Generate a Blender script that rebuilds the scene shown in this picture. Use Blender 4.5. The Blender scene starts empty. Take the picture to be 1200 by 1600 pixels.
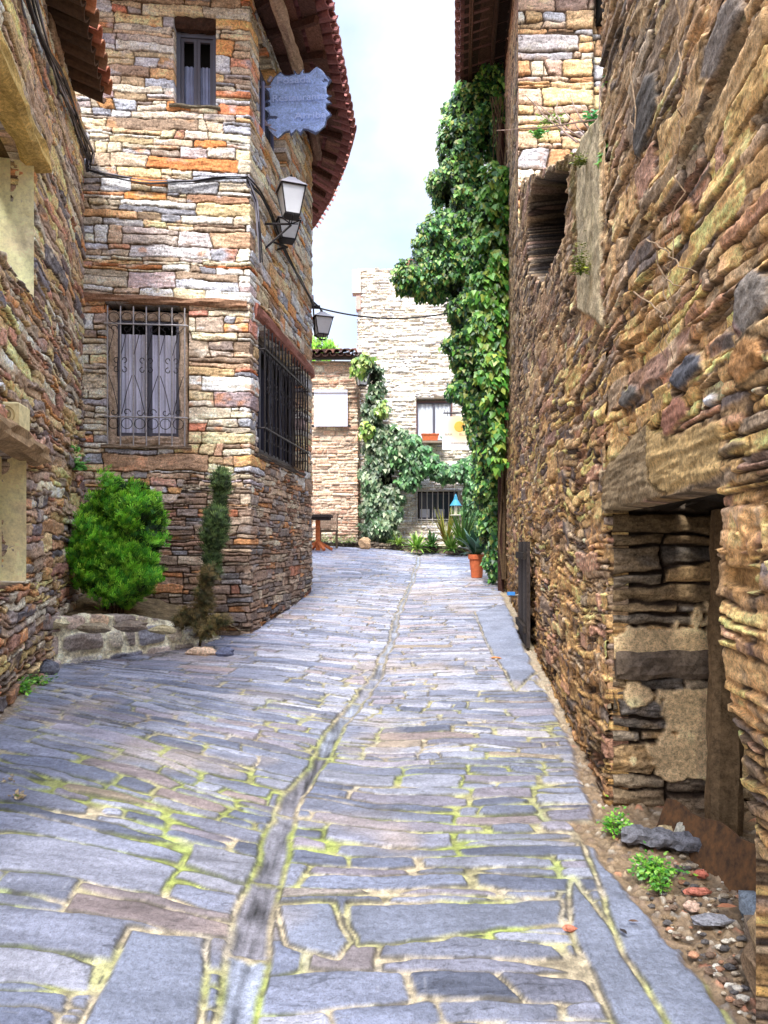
import bpy, math, random
import numpy as np
from mathutils import Vector
random.seed(7)
RS = np.random.RandomState(11)
EYE = 1.6
F = 1150.0
HX, HY = 600.0, 850.0
scene = bpy.context.scene
COL = scene.collection
def PX(px, py, d): return np.array([(px-HX)/F*d, d, (HY-py)/F*d])   # a point at depth d as measured on the photograph
# ---------------------------------------------------------------- noise
def _h(ix, iy, seed):
    x = (ix.astype(np.int64)*374761393 + iy.astype(np.int64)*668265263 + seed*2147483647 + 12345) & 0xFFFFFFFF
    x = ((x ^ (x >> 13))*1274126177) & 0xFFFFFFFF
    x = ((x ^ (x >> 16))*2246822519) & 0xFFFFFFFF
    return ((x ^ (x >> 15)) & 0xFFFFFF)/float(0x1000000)
def rnd(i, seed):
    i = np.asarray(i); return _h(i, i*0+seed*7+3, seed)
def vn(x, y, seed=0):
    ix = np.floor(x); iy = np.floor(y); fx = x-ix; fy = y-iy
    ix = ix.astype(np.int64); iy = iy.astype(np.int64)
    fx = fx*fx*(3-2*fx); fy = fy*fy*(3-2*fy)
    a = _h(ix, iy, seed); b = _h(ix+1, iy, seed); c = _h(ix, iy+1, seed); d = _h(ix+1, iy+1, seed)
    return (a+(b-a)*fx)*(1-fy)+(c+(d-c)*fx)*fy - .5
def fbm(x, y, o=4, seed=0):
    s = 0; a = 1.; t = 0
    for k in range(o):
        s = s + a*vn(x, y, seed+k*17); t += a; a *= .5
        x, y = x*1.9+y*.45+13.7, y*1.9-x*.45+7.3
    return s/t*1.7
def sm(a, b, x):
    t = np.clip((x-a)/(b-a), 0, 1); return t*t*(3-2*t)
def lin(c):
    c = np.array(c, float)/255.
    return np.where(c <= .04045, c/12.92, ((c+.055)/1.055)**2.4)
# ---------------------------------------------------------------- stone patterns
def coursed(U, V, hr, wr, seed, split=.3, warp=(.02, .006), rr=.03, wscale=.3):
    """irregular courses; gives stone id, distance to the joint, local coordinates"""
    sh = U.shape
    u = U + warp[0]*1.6*fbm(U/wscale, V/wscale, 3, seed+1) + warp[1]*2*fbm(U/.09, V/.07, 2, seed+2)
    v = V + warp[0]*fbm(U/(wscale*1.4)+9, V/(wscale*.7), 3, seed+3) + warp[1]*2*fbm(U/.10, V/.07, 2, seed+4)
    u = u.ravel(); v = v.ravel()
    R = np.random.RandomState(seed)
    v0 = v.min()-.5; n = int((v.max()-v0+1)/hr[0])+5
    hs = hr[0]+(hr[1]-hr[0])*R.rand(n)**1.4
    vb = v0+np.concatenate([[0], np.cumsum(hs)])
    r = np.clip(np.searchsorted(vb, v)-1, 0, len(vb)-2)
    lo = vb[r]; hi = vb[r+1]
    u0 = np.zeros_like(u); u1 = np.zeros_like(u); k = np.zeros(u.shape, np.int64)
    order = np.argsort(r, kind='stable'); rs = r[order]
    st = np.searchsorted(rs, np.arange(len(vb))); 
    umin = u.min()-1; L = u.max()-umin+2
    for i in range(len(vb)-1):
        a, b = st[i], st[i+1] if i+1 < len(st) else len(rs)
        if a == b: continue
        idx = order[a:b]
        f = .7+.6*min(1, hs[i]/(hr[1]))
        ws = (wr[0]+(wr[1]-wr[0])*R.rand(int(L/wr[0])+4)**1.5)*f
        ub = umin-R.rand()*wr[1]+np.concatenate([[0], np.cumsum(ws)])
        j = np.clip(np.searchsorted(ub, u[idx])-1, 0, len(ub)-2)
        u0[idx] = ub[j]; u1[idx] = ub[j+1]; k[idx] = j
    sid = r.astype(np.int64)*4096+k*4
    # some stones are two thin ones
    hh = hi-lo
    sp = (rnd(sid, seed+5) < split*np.clip(hh/hr[1]*1.6, 0, 1.5))
    fr = .3+.4*rnd(sid, seed+6)
    tilt = (rnd(sid, seed+7)-.5)*.35
    cut = lo+hh*(fr+tilt*((u-u0)/(u1-u0)-.5))
    up = v > cut
    lo = np.where(sp & up, cut, lo); hi = np.where(sp & ~up, cut, hi)
    sid = np.where(sp & up, sid+1, sid)
    # vertical split of the lower one at times
    sp2 = rnd(sid, seed+8) < .22
    cu = u0+(u1-u0)*(.3+.4*rnd(sid, seed+9))+(v-lo)*(rnd(sid, seed+10)-.5)*.8
    rt = u > cu
    u0 = np.where(sp2 & rt, cu, u0); u1 = np.where(sp2 & ~rt, cu, u1)
    sid = np.where(sp2 & rt, sid+2, sid)
    eu = np.minimum(u-u0, u1-u); ev = np.minimum(v-lo, hi-v)
    rad = np.minimum(rr*(.5+rnd(sid, seed+11)), .5*np.minimum(hi-lo, u1-u0))
    a = np.maximum(rad-eu, 0); b = np.maximum(rad-ev, 0)
    e = np.where((a > 0) & (b > 0), rad-np.sqrt(a*a+b*b), np.minimum(eu, ev))
    lu = (u-(u0+u1)/2)/(u1-u0+1e-6); lv = (v-(lo+hi)/2)/(hi-lo+1e-6)
    g = lambda q: q.reshape(sh)
    return g(sid), g(e), g(lu), g(lv)
def rubble(U, V, a, b, seed, ang=0., warp=.03, jit=.8):
    sh = U.shape
    U2 = U+warp*1.6*fbm(U/.30, V/.25, 3, seed+1)+warp*.6*fbm(U/.07, V/.05, 2, seed+11); V2 = V+warp*.8*fbm(U/.35+5, V/.25, 3, seed+2)+warp*.22*fbm(U/.12+5, V/.07, 2, seed+12)
    c, s = math.cos(ang), math.sin(ang)
    x = ((U2*c+V2*s)/a).ravel(); y = ((-U2*s+V2*c)/b).ravel()
    ix = np.floor(x).astype(np.int64); iy = np.floor(y).astype(np.int64)
    f1 = np.full(x.shape, 9.); f2 = np.full(x.shape, 9.); sid = np.zeros(x.shape, np.int64)
    lx = np.zeros_like(x); ly = np.zeros_like(x)
    for dx in (-1, 0, 1):
        for dy in (-1, 0, 1):
            jx = ix+dx; jy = iy+dy
            sx = jx+.5+jit*(_h(jx, jy, seed)-.5)+.5*(jy & 1)-.25; sy = jy+.5+jit*(_h(jx, jy, seed+1)-.5)
            w = .25*_h(jx, jy, seed+2)
            ddx = x-sx; ddy = y-sy
            th = (_h(jx, jy, seed+3)-.5)*.9; ct = np.cos(th); st = np.sin(th)
            px_ = ddx*ct+ddy*st*b/a; py_ = -ddx*st*a/b*.5+ddy*ct
            d = np.sqrt(px_**2+py_**2)-w
            cl = d < f1
            f2 = np.where(cl, f1, np.minimum(f2, d)); 
            sid = np.where(cl, (jx+5000)*10007+(jy+5000), sid); lx = np.where(cl, ddx, lx); ly = np.where(cl, ddy, ly)
            f1 = np.where(cl, d, f1)
    e = (f2-f1)*.5*min(a, b)
    g = lambda q: q.reshape(sh)
    return g(sid), g(e), g(lx), g(ly)
def palette(sid, pal, seed, var=.25):
    cols = np.array([lin(c) for c, w in pal]); ws = np.cumsum([w for c, w in pal]); ws = ws/ws[-1]
    t = rnd(sid, seed)
    i = np.clip(np.searchsorted(ws, t), 0, len(ws)-1)
    j = np.clip(np.searchsorted(ws, rnd(sid, seed+1)), 0, len(ws)-1)
    m = rnd(sid, seed+2)[..., None]*.35
    c = cols[i]*(1-m)+cols[j]*m
    b = 1+var*(rnd(sid, seed+3)-.5)*2
    return c*b[..., None]
def Z_(v): return v
def stone_look(U, V, sid, e, lu, lv, pal, mortar, seed, gap=.012, depth=.03, hv=.02, dome=.012, lam=.003, bright=1., tilt=.02, mcov=0., fac=0.):
    """height (m) and colour of a stone face"""
    gapn = gap*(.6+1.3*np.clip(.5+fbm(U/.12, V/.12, 2, seed+31), 0, 1))
    inn = sm(gapn*.15, gapn*1.15, e)
    h = (rnd(sid, seed+32)-.35)*hv*2
    h = h+(rnd(sid, seed+33)-.5)*tilt*lu*2+(rnd(sid, seed+34)-.4)*tilt*lv*1.5
    h = h+dome*sm(0, .05, e)
    n1 = fbm(U/.07, V/.04, 4, seed+35)
    lamn = fbm(U/.11, V/.012, 3, seed+36)
    step = np.round(fbm(U/.16, V/.05, 3, seed+37)*4)/4
    h = h+.005*n1+lam*1.6*lamn+.011*step
    if fac:
        fa = np.abs(fbm(U/.16, Z_(V)/.05, 3, seed+61)); h = h+.030*fac*(.35-fa)+.004*fac*fbm(U/.03, V/.010, 2, seed+62)
    hm = -depth+.010*fbm(U/.05, V/.05, 3, seed+38)
    H = hm*(1-inn)+h*inn
    c = palette(sid, pal, seed+40)
    # veins and blotches within a stone
    blot = fbm(U/.09, V/.05, 4, seed+41)[..., None]; st = lamn[..., None]
    c = c*(1+.50*blot+.36*st)
    c2 = palette(sid+77, pal, seed+44)
    mix = np.clip(fbm(U/.16, V/.09, 3, seed+45)*2.2-.35, 0, .7)[..., None]
    c = c*(1-mix)+c2*mix
    spk = (vn(U/.008, V/.008, seed+46)[..., None])
    c = c*(1+.38*spk)
    ck = ((np.abs(fbm(U/.22, V/.045, 3, seed+51)) < .022) & (fbm(U/.3, V/.2, 2, seed+52) > -.05))[..., None]; c = c*(1-.55*ck)
    h = h-.004*ck[..., 0]
    mc = mortar[None]*(1+.5*fbm(U/.05, V/.05, 3, seed+47)[..., None])
    if mortar.ndim == 1: pass
    inc = sm(gapn*.6, gapn*1.3, e)[..., None]
    c = mc*(1-inc)+c*inc
    return H, np.clip(c*bright, .004, .95)
# ---------------------------------------------------------------- materials
def nodes(name):
    m = bpy.data.materials.new(name); m.use_nodes = True
    nt = m.node_tree; b = nt.nodes['Principled BSDF']
    return m, nt, b
def N(nt, t, **k):
    n = nt.nodes.new(t)
    for a, v in k.items():
        if a in n.inputs: n.inputs[a].default_value = v
        else: setattr(n, a, v)
    return n
def mat_vc(name, rough=.85, bump=.35, scale=40., detail=.25, spec=.3, stretch=(1, 1, 1), trans=0., sub=None, pits=0.):
    m, nt, b = nodes(name)
    at = N(nt, 'ShaderNodeVertexColor'); at.layer_name = 'Col'
    geo = N(nt, 'ShaderNodeNewGeometry')
    mp = N(nt, 'ShaderNodeMapping'); mp.inputs['Scale'].default_value = stretch
    nt.links.new(geo.outputs['Position'], mp.inputs['Vector'])
    n1 = N(nt, 'ShaderNodeTexNoise', Scale=scale, Detail=8., Roughness=.72)
    nt.links.new(mp.outputs[0], n1.inputs['Vector'])
    mr = N(nt, 'ShaderNodeMapRange'); mr.inputs['To Min'].default_value = 1-detail*1.6; mr.inputs['To Max'].default_value = 1+detail*1.6
    mr.inputs['From Min'].default_value = .30; mr.inputs['From Max'].default_value = .70; mr.clamp = False
    nt.links.new(n1.outputs['Fac'], mr.inputs['Value'])
    n2 = N(nt, 'ShaderNodeTexNoise', Scale=scale*3.1, Detail=4., Roughness=.7); nt.links.new(mp.outputs[0], n2.inputs['Vector'])
    pit = N(nt, 'ShaderNodeMapRange'); pit.inputs['From Min'].default_value = .30; pit.inputs['From Max'].default_value = .52; pit.inputs['To Min'].default_value = 1-pits; pit.inputs['To Max'].default_value = 1.05
    nt.links.new(n2.outputs['Fac'], pit.inputs['Value'])
    pm = N(nt, 'ShaderNodeMath', operation='MULTIPLY'); nt.links.new(mr.outputs[0], pm.inputs[0]); nt.links.new(pit.outputs[0], pm.inputs[1])
    vm = N(nt, 'ShaderNodeVectorMath', operation='SCALE')
    nt.links.new(at.outputs['Color'], vm.inputs[0]); nt.links.new(pm.outputs[0], vm.inputs['Scale'])
    nt.links.new(vm.outputs[0], b.inputs['Base Color'])
    b.inputs['Roughness'].default_value = rough
    b.inputs['Specular IOR Level'].default_value = spec
    if bump:
        bp = N(nt, 'ShaderNodeBump', Strength=bump, Distance=.01)
        sm_ = N(nt, 'ShaderNodeMath', operation='MULTIPLY_ADD'); sm_.inputs[1].default_value = .35; nt.links.new(n2.outputs['Fac'], sm_.inputs[0]); nt.links.new(n1.outputs['Fac'], sm_.inputs[2])
        nt.links.new(sm_.outputs[0], bp.inputs['Height']); nt.links.new(bp.outputs[0], b.inputs['Normal'])
    if trans:
        tr = N(nt, 'ShaderNodeBsdfTranslucent'); mx = N(nt, 'ShaderNodeMixShader', Fac=trans)
        nt.links.new(vm.outputs[0], tr.inputs['Color'])
        nt.links.new(b.outputs[0], mx.inputs[1]); nt.links.new(tr.outputs[0], mx.inputs[2])
        nt.links.new(mx.outputs[0], nt.nodes['Material Output'].inputs['Surface'])
    return m
def mat_flat(name, rgb, rough=.6, metal=0., var=.25, scale=12., stretch=(1, 1, 1), bump=.2, spec=.4, rgb2=None, coat=0.):
    m, nt, b = nodes(name)
    geo = N(nt, 'ShaderNodeNewGeometry'); mp = N(nt, 'ShaderNodeMapping'); mp.inputs['Scale'].default_value = stretch
    nt.links.new(geo.outputs['Position'], mp.inputs['Vector'])
    n1 = N(nt, 'ShaderNodeTexNoise', Scale=scale, Detail=7., Roughness=.62); nt.links.new(mp.outputs[0], n1.inputs['Vector'])
    r = N(nt, 'ShaderNodeValToRGB')
    c = lin(rgb); c2 = lin(rgb2) if rgb2 else c*(1-var)
    r.color_ramp.elements[0].position = .36; r.color_ramp.elements[1].position = .64
    r.color_ramp.elements[0].color = (*(np.clip(c2*(1 if rgb2 else 1), 0, 1)), 1); r.color_ramp.elements[1].color = (*np.clip(c*(1 if rgb2 else 1+var*.5), 0, 1), 1)
    nt.links.new(n1.outputs['Fac'], r.inputs[0]); nt.links.new(r.outputs[0], b.inputs['Base Color'])
    b.inputs['Roughness'].default_value = rough; b.inputs['Metallic'].default_value = metal; b.inputs['Specular IOR Level'].default_value = spec
    if bump:
        bp = N(nt, 'ShaderNodeBump', Strength=bump, Distance=.01)
        nt.links.new(n1.outputs['Fac'], bp.inputs['Height']); nt.links.new(bp.outputs[0], b.inputs['Normal'])
    return m
M = {}
M['stone'] = mat_vc('stone_masonry', .9, 1., 42., .36, .15, pits=.55)
M['slate'] = mat_vc('slate_paving', .52, .8, 46., .24, .45, pits=.40)
M['leaf'] = mat_vc('leaf', .42, .0, 30., .18, .5, trans=.25)
M['conifer'] = mat_vc('conifer_foliage', .6, .0, 30., .15, .3, trans=.2)
M['tile'] = mat_vc('clay_tile', .85, .4, 30., .22, .2)
M['wood'] = mat_vc('weathered_wood', .85, .8, 34., .34, .15, stretch=(1, 1, 1), pits=.4)
M['paint'] = mat_vc('painted', .5, .05, 20., .05, .4)
M['plaster'] = mat_vc('plaster', .85, .6, 16., .16, .2, pits=.15)
M['iron'] = mat_flat('wrought_iron', (52, 48, 50), .5, .5, .35, 40., bump=.1)
M['irongrey'] = mat_flat('grey_iron', (176, 172, 172), .5, .2, .3, 40., bump=.1)
M['glass'] = mat_flat('window_glass', (70, 78, 95), .12, 0., .2, 3., bump=0, spec=.7)
M['dark'] = mat_flat('dark_interior', (16, 13, 12), .9, 0, .4, 4., bump=0)
M['frost'] = mat_flat('frosted_lantern_glass', (226, 228, 230), .35, 0, .06, 6., bump=0)
M['curtain'] = mat_vc('curtain_cloth', .9, .05, 30., .05, .1)
M['rust'] = mat_flat('rusted_steel', (120, 84, 52), .85, .1, .4, 22., bump=.5, rgb2=(70, 52, 38))
M['terracotta'] = mat_flat('terracotta', (205, 108, 66), .8, 0, .2, 18., bump=.2)
M['cable'] = mat_flat('black_cable', (38, 37, 42), .5, 0, .2, 10., bump=0)
M['cablegrey'] = mat_flat('grey_cable', (150, 148, 160), .5, 0, .2, 10., bump=0)
# ---------------------------------------------------------------- objects
BASE = {}
def world(v): return (float(v[0]), float(v[1]), float(v[2])+EYE)
def tag(o, label=None, cat=None, group=None, kind=None):
    if label: o['label'] = label
    if cat: o['category'] = cat
    if group: o['group'] = group
    if kind: o['kind'] = kind
    return o
def thing(name, base, label, cat, group=None):
    o = bpy.data.objects.new(name, None); COL.objects.link(o); o.empty_display_size = .2
    o.location = world(base); BASE[o.name] = np.array(base, float)
    return tag(o, label, cat, group)
def link(name, me, mat, parent, base=None):
    o = bpy.data.objects.new(name, me); COL.objects.link(o)
    if mat is not None: me.materials.append(mat)
    if parent is not None: o.parent = parent; BASE[o.name] = BASE[parent.name]
    else: o.location = world(base); BASE[o.name] = np.array(base, float)
    return o
def raw_mesh(name, V, faces, C=None, smooth=False):
    me = bpy.data.meshes.new(name)
    V = np.asarray(V, np.float32)
    if isinstance(faces, np.ndarray):
        n, k = faces.shape
        me.vertices.add(len(V)); me.vertices.foreach_set('co', V.ravel())
        me.loops.add(n*k); me.loops.foreach_set('vertex_index', faces.astype(np.int32).ravel())
        me.polygons.add(n); me.polygons.foreach_set('loop_start', np.arange(0, n*k, k, dtype=np.int32))
        try: me.polygons.foreach_set('loop_total', np.full(n, k, np.int32))
        except Exception: pass
    else:
        me.from_pydata([tuple(map(float, v)) for v in V], [], faces)
    me.update(calc_edges=True)
    if C is not None:
        a = me.color_attributes.new('Col', 'FLOAT_COLOR', 'POINT')
        c = np.ones((len(V), 4), np.float32); c[:, :3] = C; a.data.foreach_set('color', c.ravel())
    if smooth: me.polygons.foreach_set('use_smooth', np.ones(len(me.polygons), bool))
    return me
def put(name, V, faces, C, mat, parent=None, base=None, smooth=False, tg=None):
    V = np.asarray(V, float)
    b = BASE[parent.name] if parent is not None else np.array(base if base is not None else V.mean(0), float)
    o = link(name, raw_mesh(name, V-b, faces, C, smooth), mat, parent, b)
    if tg: tag(o, *tg)
    return o
class MB:
    """collects simple shapes into one mesh"""
    def __init__(s): s.v = []; s.f = []; s.c = []; s.n = 0; s.col = np.array([.5, .5, .5])
    def color(s, rgb, k=1.): s.col = lin(rgb)*k; return s
    def add(s, V, Fc, var=0.):
        V = [np.array(v, float) for v in V]
        s.v += V; s.f += [tuple(i+s.n for i in f) for f in Fc]
        c = s.col*(1+var*(random.random()-.5)*2)
        s.c += [c]*len(V); s.n += len(V); return s
    def hexa(s, P, var=0.):      # 8 points: bottom ring, top ring
        return s.add(P, [(3, 2, 1, 0), (4, 5, 6, 7), (0, 1, 5, 4), (1, 2, 6, 5), (2, 3, 7, 6), (3, 0, 4, 7)], var)
    def box(s, c, sx, sy, sz, var=0., ax=None):
        c = np.array(c, float)
        X, Y, Z = (np.array(a, float) for a in (ax or ((1, 0, 0), (0, 1, 0), (0, 0, 1))))
        P = [c+X*sx/2*a+Y*sy/2*b+Z*sz/2*d for d in (-1, 1) for a, b in ((-1, -1), (1, -1), (1, 1), (-1, 1))]
        return s.hexa(P, var)
    def beam(s, p, q, w, h, up=(0, 0, 1), var=0., taper=1.):
        p = np.array(p, float); q = np.array(q, float); t = q-p; t /= np.linalg.norm(t)
        sd = np.cross(t, up); sd /= np.linalg.norm(sd)+1e-9; u = np.cross(sd, t)
        P = []
        for o, k in ((p, 1.), (q, taper)):
            P += [o-sd*w/2*k-u*h/2*k, o+sd*w/2*k-u*h/2*k, o+sd*w/2*k+u*h/2*k, o-sd*w/2*k+u*h/2*k]
        return s.hexa(P, var)
    def log(s, p, q, w, h, up=(0, 0, 1), seg=14, amp=.012, seed=1, var=0.):
        """rough hewn beam"""
        p = np.array(p, float); q = np.array(q, float); L = np.linalg.norm(q-p); t = (q-p)/L
        sd = np.cross(t, up); sd /= np.linalg.norm(sd); u = np.cross(sd, t)
        R = np.random.RandomState(seed); n = 12; V = []; Fc = []
        ph = R.rand(n)*6
        for i in range(seg+1):
            for j in range(n):
                a = 2*math.pi*j/n; ca, sa = math.cos(a), math.sin(a)
                k = 1/max(abs(ca), abs(sa))*.92 if max(abs(ca), abs(sa)) > .8 else 1.08
                m = 1+.0*R.rand()
                o = p+t*L*i/seg+sd*(ca*k*w/2)+u*(sa*k*h/2)+(sd*ca+u*sa)*amp*(math.sin(i*.9+ph[j])*.7+R.rand()-.5)
                V.append(o)
        for i in range(seg):
            for j in range(n):
                a = i*n+j; b = i*n+(j+1) % n; Fc.append((a, b, b+n, a+n))
        Fc.append(tuple(range(n-1, -1, -1))); Fc.append(tuple(seg*n+j for j in range(n)))
        s.add(V, Fc, var)
        k0 = len(s.c)-len(V)
        for i in range(len(V)): s.c[k0+i] = s.c[k0+i]*(.75+.5*R.rand())
        return s
    def tube(s, pts, r, n=6, r2=None, var=0.):
        pts = [np.array(p, float) for p in pts]; m = len(pts); V = []; Fc = []
        pu = None
        for i, p in enumerate(pts):
            t = pts[min(i+1, m-1)]-pts[max(i-1, 0)]; t = t/(np.linalg.norm(t)+1e-9)
            if pu is None:
                a = np.array([0, 0, 1.]) if abs(t[2]) < .9 else np.array([1., 0, 0])
                pu = np.cross(t, a)
            pu = pu-t*np.dot(pu, t); pu /= np.linalg.norm(pu)+1e-9
            w = np.cross(t, pu); rr = r if r2 is None else r+(r2-r)*i/max(m-1, 1)
            for j in range(n):
                a = 2*math.pi*j/n; V.append(p+(pu*math.cos(a)+w*math.sin(a))*rr)
        for i in range(m-1):
            for j in range(n):
                a = i*n+j; b = i*n+(j+1) % n; Fc.append((a, b, b+n, a+n))
        Fc.append(tuple(range(n-1, -1, -1))); Fc.append(tuple((m-1)*n+j for j in range(n)))
        return s.add(V, Fc, var)
    def lathe(s, c, prof, n=16, var=0.):
        c = np.array(c, float); V = []; Fc = []
        for z, r in prof:
            for j in range(n):
                a = 2*math.pi*j/n; V.append(c+np.array([r*math.cos(a), r*math.sin(a), z]))
        for i in range(len(prof)-1):
            for j in range(n):
                a = i*n+j; b = i*n+(j+1) % n; Fc.append((a, b, b+n, a+n))
        Fc.append(tuple(range(n-1, -1, -1))); Fc.append(tuple((len(prof)-1)*n+j for j in range(n)))
        return s.add(V, Fc, var)
    def plate(s, pts, nrm, th, var=0.):
        """flat outline given as 3d points, thickened along nrm"""
        k = len(pts); nrm = np.array(nrm, float)*th
        V = [np.array(p, float)-nrm/2 for p in pts]+[np.array(p, float)+nrm/2 for p in pts]
        Fc = [tuple(range(k-1, -1, -1)), tuple(range(k, 2*k))]+[(i, (i+1) % k, (i+1) % k+k, i+k) for i in range(k)]
        return s.add(V, Fc, var)
    def rock(s, c, r, seed=0, sq=(1, 1, 1), var=.2):
        R = np.random.RandomState(seed); V = []; Fc = []; n, m = 9, 6
        for i in range(m+1):
            for j in range(n):
                a = 2*math.pi*j/n; b = math.pi*i/m
                k = r*(.8+.4*R.rand())
                V.append(np.array(c)+np.array([math.sin(b)*math.cos(a)*sq[0], math.sin(b)*math.sin(a)*sq[1], math.cos(b)*sq[2]])*k)
        for i in range(m):
            for j in range(n):
                a = i*n+j; bb = i*n+(j+1) % n; Fc.append((a, a+n, bb+n, bb))
        return s.add(V, Fc, var)
    def build(s, name, mat, parent=None, base=None, smooth=False, tg=None):
        V = np.array(s.v)
        return put(name, V, s.f, np.clip(np.array(s.c), 0, 1), mat, parent, base, smooth, tg)
def text(body, name, origin, ux, uz, size, mat, parent, off=.003, font_bold=0., width=None, col=None):
    cu = bpy.data.curves.new(name, 'FONT'); cu.body = body; cu.size = 1.; cu.extrude = .01; cu.offset = font_bold; cu.align_x = 'CENTER'; cu.align_y = 'CENTER'; cu.resolution_u = 3
    t = bpy.data.objects.new(name, cu); COL.objects.link(t)
    dg = bpy.context.evaluated_depsgraph_get(); me = bpy.data.meshes.new_from_object(t.evaluated_get(dg))
    bpy.data.objects.remove(t)
    n = len(me.vertices); co = np.zeros(n*3); me.vertices.foreach_get('co', co); co = co.reshape(-1, 3)
    k = size
    if width: k = width/max(1e-6, np.ptp(co[:, 0]))
    ux = np.array(ux, float); uz = np.array(uz, float); nn = np.cross(ux, uz)
    W = np.array(origin)+co[:, :1]*k*ux+co[:, 1:2]*size*uz+(co[:, 2:3]*.15+off)*nn
    fc = [tuple(p.vertices) for p in me.polygons]
    C = np.tile(lin(col) if col else np.array([.3]*3), (n, 1))
    return put(name, W, fc, C, mat, parent)
# ---------------------------------------------------------------- wall height fields
class Path:
    def __init__(s, pts):
        s.p = np.array(pts, float); seg = np.diff(s.p, axis=0); s.l = np.hypot(seg[:, 0], seg[:, 1])
        s.s = np.concatenate([[0], np.cumsum(s.l)]); s.t = seg/s.l[:, None]
    def at(s, u): return np.stack([np.interp(u, s.s, s.p[:, 0]), np.interp(u, s.s, s.p[:, 1])], -1)
    def nrm(s, u, side):
        i = lambda q: s.t[np.clip(np.searchsorted(s.s, q)-1, 0, len(s.t)-1)]
        t = (i(u-.03)+i(u+.03)+i(u))/3
        t = t/np.linalg.norm(t, axis=-1, keepdims=True)
        return np.stack([t[..., 1], -t[..., 0]], -1)*side
    def hit(s, px, k=0):
        """arc length where the photo column px meets segment k"""
        a, b = s.p[k], s.p[k+1]; m = (px-HX)/F
        t = (m*a[1]-a[0])/((b[0]-a[0])-m*(b[1]-a[1]))
        q = a+(b-a)*t
        return s.s[k]+t*s.l[k], q[1]
def wall(name, path, us, zs, side, fn, mat, parent, top=None, holes=(), lip=.12, toplip=.3, smooth=False, base=None):
    U, Z = np.meshgrid(us, zs)
    H, C = fn(U, Z)
    xy = path.at(us); nr = path.nrm(us, side)
    inside = np.zeros(U.shape, bool)
    for (a, b, c, d) in holes: inside |= (U > a) & (U < b) & (Z > c) & (Z < d)
    cut = inside.copy()
    H = np.where(inside, -lip, H)
    if top is not None:
        T = top(U); above = Z > T
        H = np.where(above & ~inside, -toplip, H); cut |= above
        Z = np.minimum(Z, T+.02)
    V = np.stack([xy[None, :, 0]+nr[None, :, 0]*H, xy[None, :, 1]+nr[None, :, 1]*H, Z], -1).reshape(-1, 3)
    ny, nx = U.shape
    i = np.arange(ny*nx).reshape(ny, nx)
    a, b, c, d = i[:-1, :-1], i[:-1, 1:], i[1:, 1:], i[1:, :-1]
    keep = ~(cut[:-1, :-1] & cut[:-1, 1:] & cut[1:, 1:] & cut[1:, :-1])
    Fc = np.stack([a, b, c, d] if side > 0 else [d, c, b, a], -1)[keep]
    used = np.zeros(len(V), bool); used[Fc.ravel()] = True
    re = np.cumsum(used)-1
    return put(name, V[used], re[Fc], C.reshape(-1, 3)[used], mat, parent, base, smooth)
def patch(name, o, ux, uz, nn, w, h, step, fn, mat, parent, smooth=False, off=(0, 0), base=None):
    """a flat height field: o corner, ux/uz directions, nn outward"""
    us = np.linspace(0, w, max(2, int(w/step)+1)); zs = np.linspace(0, h, max(2, int(h/step)+1))
    U, Z = np.meshgrid(us, zs); H, C = fn(U+off[0], Z+off[1])
    o, ux, uz, nn = (np.array(q, float) for q in (o, ux, uz, nn))
    V = o+U[..., None]*ux+Z[..., None]*uz+H[..., None]*nn
    ny, nx = U.shape; i = np.arange(ny*nx).reshape(ny, nx)
    Fc = np.stack([i[:-1, :-1], i[:-1, 1:], i[1:, 1:], i[1:, :-1]], -1).reshape(-1, 4)
    if np.dot(np.cross(ux, uz), nn) < 0: Fc = Fc[:, ::-1]
    return put(name, V.reshape(-1, 3), Fc, C.reshape(-1, 3), mat, parent, base, smooth)
# ================================================================ GROUND
def gz(X, D, rough=True):
    X = np.asarray(X, float); D = np.asarray(D, float)
    z = np.interp(D, [-40, 0, 11.5, 14, 18, 20, 60, 400], [-3., -1.6, -.715, -.43, -.07, -.06, .2, 3.])
    z = z+.10*np.clip(-X, 0, 3.2)*np.clip((7.5-D)/3.5, 0, 1)*sm(1.0, 3.5, D)
    z = z-.055*np.clip(X+1.3, 0, 4)*sm(12.5, 18, D)
    z = z-.03*np.exp(-((X-chx(D))/.55)**2)
    return z
CHD = np.array([-10, 1.6, 2.19, 2.93, 4.1, 5.0, 5.78, 7.7, 9.76, 14, 20]); CHX = np.array([-.38, -.40, -.438, -.484, -.43, -.304, -.15, .067, .19, .62, 1.0])
def chx(D): return np.interp(D, CHD, CHX)
def G(px, py):
    m = (px-HX)/F; s = (py-HY)/F; lo, hi = .8, 30.
    for _ in range(50):
        d = (lo+hi)/2
        if -float(gz(m*d, d)) / d > s: lo = d
        else: hi = d
    return np.array([m*d, d])
def polysdf(X, Y, poly):
    d = np.full(X.shape, 1e9); ins = np.zeros(X.shape, bool); n = len(poly)
    for i in range(n):
        a = poly[i]; b = poly[(i+1) % n]; ex, ey = b[0]-a[0], b[1]-a[1]
        wx, wy = X-a[0], Y-a[1]; t = np.clip((wx*ex+wy*ey)/(ex*ex+ey*ey), 0, 1)
        d = np.minimum(d, np.hypot(wx-ex*t, wy-ey*t))
        c = ((a[1] > Y) != (b[1] > Y)) & (X < (b[0]-a[0])*(Y-a[1])/((b[1]-a[1])+1e-12)+a[0])
        ins ^= c
    return np.where(ins, d, -d)
SLATE = [((126, 130, 146), 5), ((112, 118, 136), 4), ((142, 145, 158), 3), ((134, 128, 138), 2.4), ((142, 128, 126), .8), ((98, 104, 122), 3), ((156, 157, 168), 1.6), ((150, 136, 118), .3)]
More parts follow.
